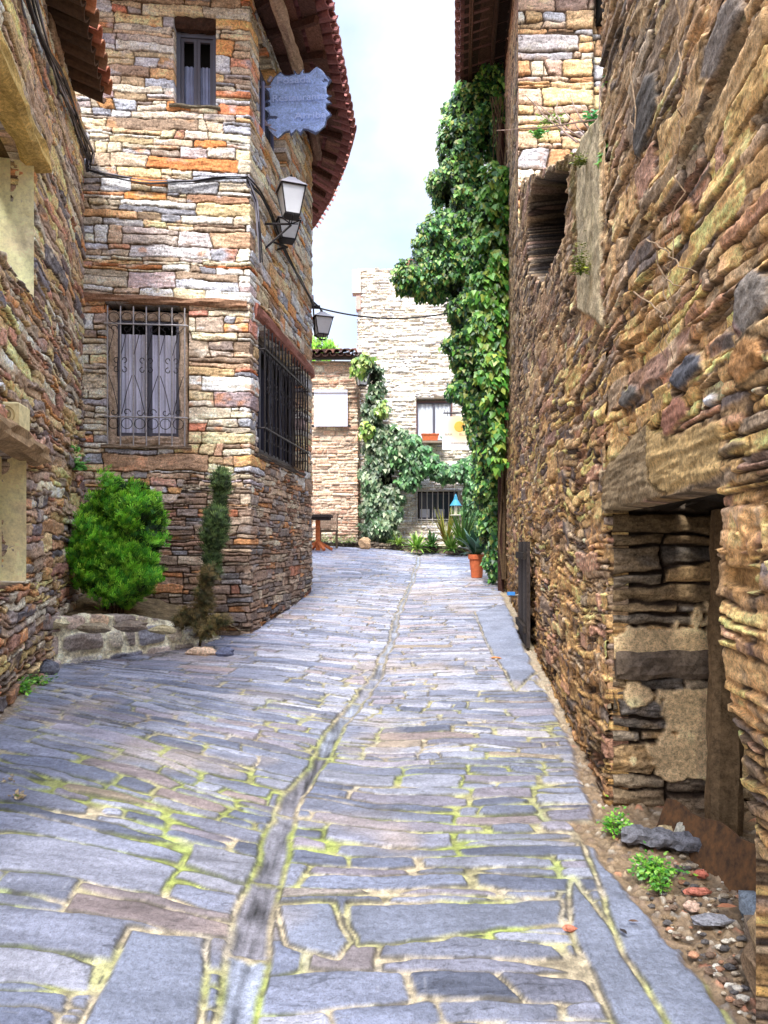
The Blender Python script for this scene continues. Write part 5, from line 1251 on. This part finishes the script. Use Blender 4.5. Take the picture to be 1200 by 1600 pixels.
# ================================================================ LANTERNS
def lantern(base, label, top, bot, w, arm=None, body=.62, grp='wall lanterns along the lane', hang=True, curl=True):
    """base: plan position; top, bot heights; w widest width"""
    x, y = base[0], base[1]; H_ = top-bot; o = thing('wall_lantern', (x, y, bot), label, 'lantern', grp)
    zb_ = bot+H_*.16; zt_ = bot+H_*.70; wb = w*.27; wt = w*.46; c = math.cos(.35); s_ = math.sin(.35)
    def sq(r, z): return [np.array([x+(a*c-b*s_)*r, y+(a*s_+b*c)*r, z]) for a, b in ((-1, -1), (1, -1), (1, 1), (-1, 1))]
    g = MB().color((235, 236, 238)); B = sq(wb*.93, zb_); T = sq(wt*.93, zt_); g.hexa(B+T); g.build('glass', M['frost'], o)
    f = MB(); B = sq(wb, zb_); T = sq(wt, zt_)
    for i in range(4): f.tube([B[i], T[i]], .008, 5); f.tube([B[i], B[(i+1) % 4]], .009, 5); f.tube([T[i], T[(i+1) % 4]], .011, 5)
    f.build('frame', M['iron'], o)
    r = MB(); R0 = sq(wt*1.14, zt_+.004); R1 = sq(wt*.42, zt_+H_*.17); R2 = sq(wt*.30, zt_+H_*.21); r.color((190, 186, 190)); r.hexa(R0+R1); r.hexa(R1+R2); ro_ = r.build('lamp_roof', M['paint'], o)
    r = MB(); r.lathe((x, y, zt_+H_*.20), [(0, w*.10), (H_*.04, w*.08), (H_*.05, w*.03), (H_*.08, w*.045), (H_*.10, w*.005)], 10); r.build('finial', M['iron'], ro_)
    u = MB()
    u.hexa(sq(wb*1.05, zb_-.012)+sq(wb*1.05, zb_))
    if curl:
        for a in range(4):
            an = a*math.pi/2+.35; pts = []
            for t in np.linspace(0, 1, 9):
                rr = wb*(.9-.9*t*t)+.0; pts.append((x+math.cos(an)*rr*(1+.5*math.sin(t*3.1)), y+math.sin(an)*rr*(1+.5*math.sin(t*3.1)), zb_-H_*.16*t))
            u.tube(pts, .007, 5)
        u.tube([(x-wb, y, bot), (x+wb, y, bot)], .007, 5)
    u.build('base', M['iron'], o)
    if arm is not None:
        m = MB()
        for seg in arm: m.tube(seg, .013, 6)
        m.build('bracket', M['iron'], o)
    return o
def wallpt(d, z): u = BP.s[1]+(d-8.)*math.hypot(1, .1125); return ptn(BP, u, z, .0, 1)
xa = (455-HX)/F*8.65
lantern((xa, 8.65), 'upper iron lantern with frosted glass on the corner house, below the slate sign', (HY-272)/F*8.65, (HY-350)/F*8.65, .31, [[wallpt(8.6, 3.74), (xa, 8.65, 3.76)], [wallpt(8.6, 3.45), ((xa-1.40)/2, 8.63, 3.6), (xa, 8.65, 3.75)]])
xb = (449-HX)/F*9.15
lantern((xb, 9.15), 'lower squat iron lantern just behind the first one on the corner house', (HY-334)/F*9.15, (HY-384)/F*9.15, .30, [[wallpt(9.15, 3.66), (xb, 9.15, 3.69)], [wallpt(8.9, 3.66), (xb, 9.15, 3.69)]], curl=False)
xc = (503-HX)/F*11.35
lantern((xc, 11.35), 'lantern hanging off the far corner of the corner house against the sky', (HY-484)/F*11.35, (HY-531)/F*11.35, .30, [[(-1.09, 11.25, 3.80), (-1.06, 11.28, 3.2)], [(-1.07, 11.27, 3.2), (xc, 11.35, (HY-531)/F*11.35)], [(-1.10, 11.25, 3.72), (-.98, 11.3, 3.62), (xc, 11.35, 3.56)]])
xd = (566-HX)/F*18.8
lantern((xd, 18.8), 'small pale lantern among the variegated ivy on the far corner', (HY-577)/F*18.8, (HY-607)/F*18.8, .34, [[(xd, 18.8, 3.98), (-.62, 19.05, 4.0)]])

# ================================================================ CABLES
def cables(name, paths_, label, n, spread, seed, mats, rad=.008, cat='cable'):
    o = thing(name, paths_[0][0], label, cat); R = np.random.RandomState(seed)
    for nm, mt, cnt in mats:
        m = MB()
        for path_ in paths_:
            pts0 = np.array(path_)
            # resample
            L = np.concatenate([[0], np.cumsum(np.linalg.norm(np.diff(pts0, axis=0), axis=1))]); k = max(6, int(L[-1]/.10)); s = np.linspace(0, L[-1], k)
            Q = np.stack([np.interp(s, L, pts0[:, j]) for j in range(3)], -1)
            for i in range(cnt):
                ph = R.rand(3)*6; fr_ = 1.5+R.rand(3)*3; am = spread*(.5+R.rand())
                off_ = R.randn(3)*spread*.35
                W = Q+np.stack([am*np.sin(s*fr_[j]+ph[j])*(.5 if j < 2 else 1.) for j in range(3)], -1)+off_
                m.tube(W, rad*(.6+.7*R.rand()), 5)
        m.build(nm, mt, o)
    return o
def onA(px, py, out=.08):
    u, d = AP.hit(px); return ptn(AP, u, (HY-py)/F*d, out)
def onF(px, py, out=.06):
    u, d = BP.hit(px, 0); return ptn(BP, u, (HY-py)/F*d, out, 0)
def onS(px, py, out=.06):
    u, d = BP.hit(px, 1); return ptn(BP, u, (HY-py)/F*d, out, 1)
cables('cable_bundle', [[onA(8, -60), onA(40, 30), onA(66, 95), onA(100, 170), onA(128, 245), onF(142, 268, .08)]], 'thick bundle of black cables running down the left house wall', 7, .035, 31, [('black_cables', M['cable'], 9), ('grey_cables', M['cablegrey'], 2)])
cables('cable_bundle', [[onF(138, 268), onF(170, 278), onF(230, 290), onF(300, 289), onF(345, 282), onF(386, 282, .07)]], 'black cables strung across the corner house front above its grilled window', 5, .018, 32, [('black_cables', M['cable'], 5), ('grey_cables', M['cablegrey'], 1)], .007)
cables('cable_bundle', [[onF(387, 284, .07), onS(394, 320), onS(397, 370), onS(399, 408)]], 'grey cable coil hanging on the house corner beside the lanterns', 5, .022, 33, [('grey_cables', M['cablegrey'], 7), ('black_cables', M['cable'], 2)], .008)
cables('cable_bundle', [[onF(388, 284, .08), onS(402, 308), onS(420, 345), onS(436, 385), onS(455, 425), onS(478, 462), onS(486, 478, .05)]], 'black cables sloping along the lane side of the corner house under the lanterns', 3, .03, 34, [('black_cables', M['cable'], 4)], .008)
pa = PX(490, 479, 11.3); pb = PX(700, 489, 11.9); pts = [pa+(pb-pa)*t+np.array([0, 0, -.13*4*t*(1-t)]) for t in np.linspace(0, 1, 24)]
mb = MB().color((60, 60, 66)); mb.tube(pts, .012, 6); mb.tube([pa+np.array([-.1, 0, 0]), pa+np.array([.10, 0, -.01])], .03, 8)
mb.build('overhead_cable', M['cable'], None, pa, False, ('single black cable sagging across the lane from corner house to ivy', 'cable'))

# ================================================================ FAR SIGNS
wb_ = thing('white_board', PX(517, 667, 19.0), 'blank white board hung on the low pink stone house', 'sign')
mb = MB().color((226, 230, 246)); x0, z0 = (491-HX)/F*18.95, (HY-667)/F*18.95; x1, z1 = (543-HX)/F*18.95, (HY-612)/F*18.95
mb.box(((x0+x1)/2, 18.92, (z0+z1)/2-.02), x1-x0, .03, z1-z0-.06); mb.build('board', M['paint'], wb_)
mb = MB().color((200, 206, 222)); mb.box(((x0+x1)/2, 18.90, z1-.0), x1-x0, .07, .07); mb.build('roller', M['paint'], wb_)
for a in (x0-.03, x1+.05):
    for q in (z1-.05, z0+.02): mb = MB().color((40, 36, 40)); mb.box((a, 18.95, q), .07, .06, .06); mb.build('bracket', M['iron'], wb_)
text('MENU', 'lettering', ((x0+x1)/2, 18.90, (z0+z1)/2), (1, 0, 0), (0, 0, 1), .09, M['paint'], wb_, off=.001, col=(214, 218, 234))
ss = thing('sun_sign', PX(716, 703, 16.5), 'white hanging sign with an orange sun, half behind the ivy', 'sign')
sdp = 16.5; x0, z0 = (691-HX)/F*sdp, (HY-703)/F*sdp; x1, z1 = (742-HX)/F*sdp, (HY-651)/F*sdp; W_, H_ = x1-x0, z1-z0
m_, nt_, b_ = nodes('sun_sign_board'); tcn = N(nt_, 'ShaderNodeTexCoord'); dst = N(nt_, 'ShaderNodeVectorMath', operation='DISTANCE'); dst.inputs[1].default_value = (.06, 0, z1-z0-.22)
nt_.links.new(tcn.outputs['Object'], dst.inputs[0]); rp_ = N(nt_, 'ShaderNodeValToRGB'); nt_.links.new(dst.outputs['Value'], rp_.inputs[0])
e_ = rp_.color_ramp.elements; e_[0].position = 0; e_[0].color = (*lin((250, 214, 130)), 1); e_[1].position = .5; e_[1].color = (.80, .79, .84, 1); q_ = rp_.color_ramp.elements.new(.25); q_.color = (*lin((250, 226, 176)), 1)
nt_.links.new(rp_.outputs[0], b_.inputs['Base Color']); b_.inputs['Roughness'].default_value = .5
mb = MB().color((230, 230, 240)); mb.box(((x0+x1)/2, sdp, (z0+z1)/2), W_, .04, H_); mb.build('board', m_, ss)
mb = MB().color((246, 176, 72)); cxs, czs = x0+W_*.52, z0+H_*.70; mb.plate([(cxs+.115*math.cos(t), sdp-.024, czs+.115*math.sin(t)) for t in np.linspace(0, 2*math.pi, 32, endpoint=False)], (0, 1, 0), .006); mb.build('sun_disc', M['paint'], ss)
text('BAR     EL SOL', 'lettering', ((x0+x1)/2, sdp-.022, z0+H_*.46), (1, 0, 0), (0, 0, 1), .07, M['paint'], ss, off=.001, width=W_*.86, col=(150, 140, 140))
text('COMIDAS', 'lettering', ((x0+x1)/2+.04, sdp-.022, z0+H_*.20), (1, 0, 0), (0, 0, 1), .04, M['paint'], ss, off=.001, width=W_*.6, col=(120, 112, 116))
mb = MB().color((40, 38, 42)); mb.tube([(x0+.02, sdp, z1+.08), (x1+.9, sdp, z1+.08)], .018, 6); mb.tube([(x0+.12, sdp, z1+.08), (x0+.12, sdp, z1)], .008, 5); mb.tube([(x1-.1, sdp, z1+.08), (x1-.1, sdp, z1)], .008, 5)
for k in range(5): mb.tube([(x0+.05+k*.07, sdp, z1+.08), (x0+.05+k*.07, sdp, z1+.15-.02*k)], .007, 5)
mb.build('bracket', M['iron'], ss)

# ================================================================ FAR PLANTS AND FURNITURE
def strap_plant(base, label, n, L, wd, seed, cols, name='strap_leaf_plant', cat='plant', droop=1., spread=1., pot=None, up=1.0, segs=6):
    R = np.random.RandomState(seed); o = thing(name, base, label, cat); b = np.array(base, float); V = []; Fc = []; Cc = []
    zb0 = 0.
    if pot: r_, h_, c_ = pot; m = MB().color(c_); m.lathe(b, [(0, r_*.68), (h_*.80, r_*.93), (h_*.80, r_*1.06), (h_, r_*1.08), (h_, r_*.95), (h_*.93, r_*.92)], 18); m.build('pot', M['terracotta'], o); zb0 = h_*.92
    for i in range(n):
        a = R.rand()*2*math.pi; l = L*(.6+.5*R.rand()); el = .35+R.rand()*1.0; c = lin(cols[R.randint(len(cols))])*(.65+.6*R.rand())
        d = np.array([math.cos(a)*spread, math.sin(a)*spread, 0]); sd = np.array([-math.sin(a), math.cos(a), 0]); k0 = len(V)
        for k in range(segs+1):
            t = k/segs; p = b+np.array([0, 0, zb0])+d*l*(t*math.cos(el)*.9+.03)+np.array([0, 0, l*(up*t*math.sin(el)-droop*.55*t*t*math.cos(el))])
            w_ = wd*(.35+1.3*math.sin(math.pi*min(1, t*.9+.08)))*(1-t*.55)
            V += [p-sd*w_/2+np.array([0, 0, .15*w_]), p, p+sd*w_/2+np.array([0, 0, .15*w_])]; Cc += [c*(.8+.4*t), c*.7, c*(.8+.4*t)]
        for k in range(segs):
            q = k0+3*k; Fc += [(q, q+1, q+4, q+3), (q+1, q+2, q+5, q+4)]
    put('leaves', V, np.array(Fc), np.clip(np.array(Cc), 0, .9), M['leaf'], o, None, True); return o
def gp(px, d): x = (px-HX)/F*d; return (x, d, float(gz(x, d)))
b0 = gp(651, 17.6); strap_plant((b0[0], b0[1], b0[2]+.1), 'spiky light green strap leaf plant at the foot of the tower house', 70, .62, .045, 3, [(150, 190, 80), (120, 170, 60), (180, 206, 100), (90, 140, 50)])
b0 = gp(622, 18.3); strap_plant((b0[0], b0[1], b0[2]+.15), 'small yellow green strap plant left of the spiky one', 36, .42, .04, 4, [(170, 196, 90), (130, 160, 70)])
b0 = gp(697, 18.2); strap_plant((b0[0], b0[1], b0[2]+.25), 'yellowish reedy plant below the barred window', 60, .75, .035, 5, [(170, 168, 70), (130, 140, 60), (150, 120, 60), (196, 190, 90)], up=1.4, droop=.8)
b0 = gp(705, 17.4); strap_plant((b0[0], b0[1], b0[2]+.1), 'low bushy green plant between the spiky plant and the blue feeder', 60, .50, .05, 16, [(110, 150, 60), (84, 124, 50), (140, 170, 80)], up=1.1)
b0 = gp(674, 17.8); strap_plant((b0[0], b0[1], b0[2]+.15), 'dark green clump right behind the spiky strap leaf plant', 50, .50, .05, 17, [(70, 110, 50), (54, 90, 44)], up=1.2)
b0 = gp(724, 17.6); strap_plant((b0[0], b0[1], b0[2]+.2), 'taller green leafy plant by the blue feeder', 60, .85, .05, 6, [(90, 130, 50), (120, 150, 60), (60, 100, 44)], up=1.5, droop=.7)
b0 = gp(745, 12.7); strap_plant((b0[0]+.0, b0[1], b0[2]), 'dark broad leaved plant in a terracotta pot at the foot of the ivy', 22, .62, .12, 8, [(44, 84, 58), (34, 66, 46), (60, 104, 76), (120, 160, 140)], name='potted_plant', pot=(.14, .40, (205, 110, 66)), droop=.9, up=1.2)
b0 = gp(763, 12.9); strap_plant((b0[0], b0[1], b0[2]+.35), 'tall upright dark leaved plant behind the terracotta pot', 16, .95, .13, 9, [(40, 92, 50), (30, 70, 40), (64, 120, 60)], up=1.5, droop=.4, spread=.5)
# low kerb wall under the far plants
kp_ = thing('plant_bed_wall', (.6, 18.4, -.1), 'low dark stone kerb wall holding the plants under the tower house', 'kerb wall')
KP = Path([(-1.9, 18.75), (-.6, 18.65), (.4, 18.3), (1.4, 17.9), (2.6, 17.2)])
wall('wall', KP, np.arange(0, KP.s[-1], .015), np.arange(-.5, .22, .015), 1, mk_f([((120, 108, 92), 3), ((96, 90, 82), 3), ((150, 134, 112), 2)], MO_DK*1.5, 521, (.05, .1), (.1, .3)), M['stone'], kp_, top=lambda U: .10-.05*U+.03*fbm(U/.2, U*0, 2, 3), toplip=.2)
mb = MB().color((90, 78, 60)); k_ = KP.p; mb.add([(k_[0][0], k_[0][1]+.1, .03), (k_[2][0], k_[2][1]+.1, .0), (k_[4][0], k_[4][1]+.1, -.18), (2.8, 19.9, -.1), (-1.9, 19.9, .05)], [(0, 1, 2, 3, 4)]); mb.build('soil', M['stone'], kp_)
for i, (px, lab) in enumerate([(505, 'pale green weed at the foot of the low pink house'), (527, 'yellowish weed beside the wicker chair'), (545, 'pale flowering weed near the variegated ivy foot')]):
    q = gp(px, 18.5); tuft(0, 0, .16, .16, lab, 30+i, [(170, 186, 110), (196, 200, 150), (120, 150, 70)], 90, base=(q[0], q[1], q[2]+.12), size=(.04, .09))
# blue topped feeder
fd = thing('bird_feeder', PX(712, 805, 17.2), 'small hanging feeder with a bright turquoise cone roof', 'feeder')
c = PX(712, 790, 17.2); mb = MB().color((60, 146, 176)); mb.lathe(c+np.array([0, 0, .0]), [(0, .14), (.06, .10), (.14, .05), (.22, .035), (.27, .01)], 14); mb.build('feeder_roof', M['paint'], fd)
mb = MB().color((200, 196, 170)); mb.lathe(c+np.array([0, 0, -.24]), [(0, .12), (.02, .13), (.03, .12)], 12)
for a in range(4): mb.tube([c+np.array([.1*math.cos(a*1.57), .1*math.sin(a*1.57), -.22]), c+np.array([.09*math.cos(a*1.57), .09*math.sin(a*1.57), .01])], .008, 5)
mb.tube([c+np.array([0, 0, -.22]), c], .04, 8); mb.build('cage', M['paint'], fd)
mb = MB().color((40, 40, 40)); mb.tube([c+np.array([0, 0, .26]), c+np.array([0, .02, .75])], .006, 4); mb.build('hanging_wire', M['iron'], fd)
# window planter
wp = thing('window_planter', PX(672, 690, 19.35), 'orange clay trough with a small plant on the upper far window sill', 'planter')
c = PX(672, 684, 19.35); mb = MB().color((214, 104, 60)); mb.hexa([c+np.array(v) for v in [(-.19, -.08, -.08), (.19, -.08, -.08), (.19, .08, -.08), (-.19, .08, -.08), (-.22, -.1, .07), (.22, -.1, .07), (.22, .1, .07), (-.22, .1, .07)]]); mb.box(c+np.array([0, 0, .085]), .47, .23, .03); mb.build('trough', M['terracotta'], wp)
mb = MB().color((150, 136, 120)); mb.box(c+np.array([.05, .02, -.115]), .62, .26, .05); mb.build('shelf', M['stone'], wp)
tuft(0, 0, .10, .10, 'small leafy plant spilling from the right end of the clay trough', 61, [(90, 130, 60), (120, 150, 80)], 60, base=c+np.array([.30, -.02, -.03]), size=(.03, .07))
# things behind the bars
for i, (px, lab) in enumerate([(663, 'left white box showing behind the far window bars'), (686, 'right white box showing behind the far window bars')]):
    c = PX(px, 802, 19.75); mb = MB().color((214, 216, 232)); mb.box(c, .28, .04, .22); mb.box(c+np.array([0, .05, .13]), .24, .04, .03); mb.build('white_box', M['paint'], None, c, False, (lab, 'box', 'white boxes behind the bars'))
# table and chair
tb = thing('pedestal_table', gp(496, 17.0), 'dark topped wooden pedestal table cut off by the corner house', 'table')
q = np.array(gp(494, 17.0)); mb = MB().color((70, 60, 56)); mb.box(q+np.array([-.05, 0, .80]), .82, .75, .06); mb.color((60, 50, 46)); mb.box(q+np.array([-.05, 0, .74]), .74, .68, .05); mb.build('tabletop', M['wood'], tb)
mb = MB().color((196, 110, 66)); mb.box(q+np.array([.04, 0, .36]), .10, .10, .70); mb.build('leg', M['wood'], tb)
mb = MB().color((196, 110, 66)); 
for a in range(4):
    an = a*math.pi/2+.5; mb.beam(q+np.array([.04, 0, .22]), q+np.array([.04+.36*math.cos(an), .36*math.sin(an), .03]), .06, .06)
mb.build('feet', M['wood'], tb)
ch = thing('wicker_chair', gp(512, 17.6), 'small wicker backed chair behind the pedestal table', 'chair')
q = np.array(gp(513, 17.6)); mb = MB().color((196, 168, 140))
for k in range(9): mb.box(q+np.array([0, .18, .52+k*.035]), .44, .015, .026)
for k in range(8): mb.box(q+np.array([-.19+k*.054, .165, .66]), .022, .012, .32)
mb.build('backrest', M['wood'], ch)
mb = MB().color((120, 104, 84)); mb.box(q+np.array([0, 0, .42]), .46, .44, .05); mb.build('seat', M['wood'], ch)
for sx_ in (-.2, .2):
    for sy_ in (-.18, .18):
        mb = MB().color((110, 92, 72)); mb.tube([q+np.array([sx_, sy_, 0]), q+np.array([sx_, sy_, .40 if sy_ < 0 else .84])], .018, 6); mb.build('leg', M['wood'], ch)
# tree behind the low house
tr = thing('tree', (-2.4, 26., 0), 'bright green tree crown showing over the low house roof', 'tree')
bl = [(500, 545, 22, 16), (480, 550, 26, 18), (512, 552, 16, 10), (455, 548, 26, 22), (495, 575, 34, 26)]
foliage('crown', tr, IB(bl, 26., .5), 900, 701, (.12, .24), T_SPRAY, [(150, 210, 60), (120, 190, 50), (180, 226, 90)], M['conifer'], tip=(0, 0, 1), dark=.3, shell=.4, patchy=.5)
mb = MB().color((90, 72, 54)); mb.tube([(-2.4, 26, -.2), (-2.5, 26, 3.), (-2.5, 26, 6.6)], .16, 8, .05); mb.build('trunk', M['wood'], tr)
SKYK, SUNK, SUNAZ, SKYLOC, ZEN = .15, 6.0, 190, (.35, .3, .05), 5.2
# ================================================================ LIGHT, SKY, CAMERA
w = bpy.data.worlds.new('World'); scene.world = w; w.use_nodes = True; nt = w.node_tree
bg = nt.nodes['Background']
sky = N(nt, 'ShaderNodeTexSky'); sky.sky_type = 'NISHITA'; sky.sun_disc = False
SE, SR = math.radians(52), math.radians(200)
sky.sun_elevation = SE; sky.sun_rotation = SR; sky.air_density = 1.; sky.dust_density = 1.5
tc = N(nt, 'ShaderNodeTexCoord'); mp = N(nt, 'ShaderNodeMapping'); mp.inputs['Scale'].default_value = (1, 1, 1.6); mp.inputs['Location'].default_value = SKYLOC
nt.links.new(tc.outputs['Generated'], mp.inputs[0])
nz = N(nt, 'ShaderNodeTexNoise', Scale=2.6, Detail=7., Roughness=.52); nz.inputs['Distortion'].default_value = .3; nt.links.new(mp.outputs[0], nz.inputs['Vector'])
rp = N(nt, 'ShaderNodeValToRGB'); rp.color_ramp.elements[0].position = .36; rp.color_ramp.elements[1].position = .60
rp.color_ramp.elements[0].color = (.0, .0, .0, 1); rp.color_ramp.elements[1].color = (1, 1, 1, 1)
nt.links.new(nz.outputs['Fac'], rp.inputs[0])
nz2 = N(nt, 'ShaderNodeTexNoise', Scale=5., Detail=6., Roughness=.5); nt.links.new(mp.outputs[0], nz2.inputs['Vector'])
cr = N(nt, 'ShaderNodeValToRGB'); cr.color_ramp.elements[0].position = .35; cr.color_ramp.elements[1].position = .62
cr.color_ramp.elements[0].color = (6.2, 6.8, 7.7, 1); cr.color_ramp.elements[1].color = (8.6, 8.6, 8.7, 1)
nt.links.new(nz2.outputs['Fac'], cr.inputs[0])
mul = N(nt, 'ShaderNodeVectorMath', operation='MULTIPLY'); mul.inputs[1].default_value = (1.15, .92, .95)
add = N(nt, 'ShaderNodeVectorMath', operation='ADD'); add.inputs[1].default_value = (3.2, 4.3, 6.2)
nt.links.new(sky.outputs[0], mul.inputs[0]); nt.links.new(mul.outputs[0], add.inputs[0])
mx = N(nt, 'ShaderNodeMix'); mx.data_type = 'RGBA'
nt.links.new(rp.outputs[0], mx.inputs['Factor']); nt.links.new(add.outputs[0], mx.inputs['A']); nt.links.new(cr.outputs[0], mx.inputs['B'])
sx = N(nt, 'ShaderNodeSeparateXYZ'); nt.links.new(tc.outputs['Generated'], sx.inputs[0])
ze = N(nt, 'ShaderNodeMapRange'); ze.interpolation_type = 'SMOOTHSTEP'; ze.inputs['From Min'].default_value = .55; ze.inputs['From Max'].default_value = 1.; ze.inputs['To Min'].default_value = 1.; ze.inputs['To Max'].default_value = ZEN
nt.links.new(sx.outputs['Z'], ze.inputs['Value'])
vz = N(nt, 'ShaderNodeVectorMath', operation='SCALE'); nt.links.new(mx.outputs['Result'], vz.inputs[0]); nt.links.new(ze.outputs[0], vz.inputs['Scale'])
nt.links.new(vz.outputs[0], bg.inputs['Color']); bg.inputs['Strength'].default_value = SKYK
ld = bpy.data.lights.new('sun', 'SUN'); ld.energy = SUNK; ld.angle = math.radians(12); ld.color = (1., .965, .91)
lo = bpy.data.objects.new('sun', ld); COL.objects.link(lo)
az = math.radians(SUNAZ)   # light comes from this side; 180 = from behind the camera
dirn = Vector((math.sin(az)*math.cos(SE), math.cos(az)*math.cos(SE), math.sin(SE)))
lo.rotation_euler = dirn.to_track_quat('Z', 'Y').to_euler(); lo.location = (0, -5, 12)
sky.sun_rotation = az
cam = bpy.data.cameras.new('camera'); co = bpy.data.objects.new('camera', cam); COL.objects.link(co)
cam.sensor_fit = 'VERTICAL'; cam.sensor_height = 36; cam.lens = 36*F/1600.; cam.shift_y = 50/1600.; cam.clip_start = .05; cam.clip_end = 2000
co.location = (0, 0, EYE); co.rotation_euler = (math.radians(90), 0, 0)
scene.camera = co
scene.view_settings.view_transform = 'Standard'; scene.view_settings.look = 'None'; scene.view_settings.exposure = 0; scene.view_settings.gamma = 1
scene.cycles.use_denoising = True; scene.cycles.max_bounces = 6; scene.cycles.diffuse_bounces = 4; scene.cycles.glossy_bounces = 2; scene.cycles.transmission_bounces = 3
scene.cycles.use_adaptive_sampling = True; scene.cycles.adaptive_threshold = .02; scene.cycles.caustics_reflective = False; scene.cycles.caustics_refractive = False
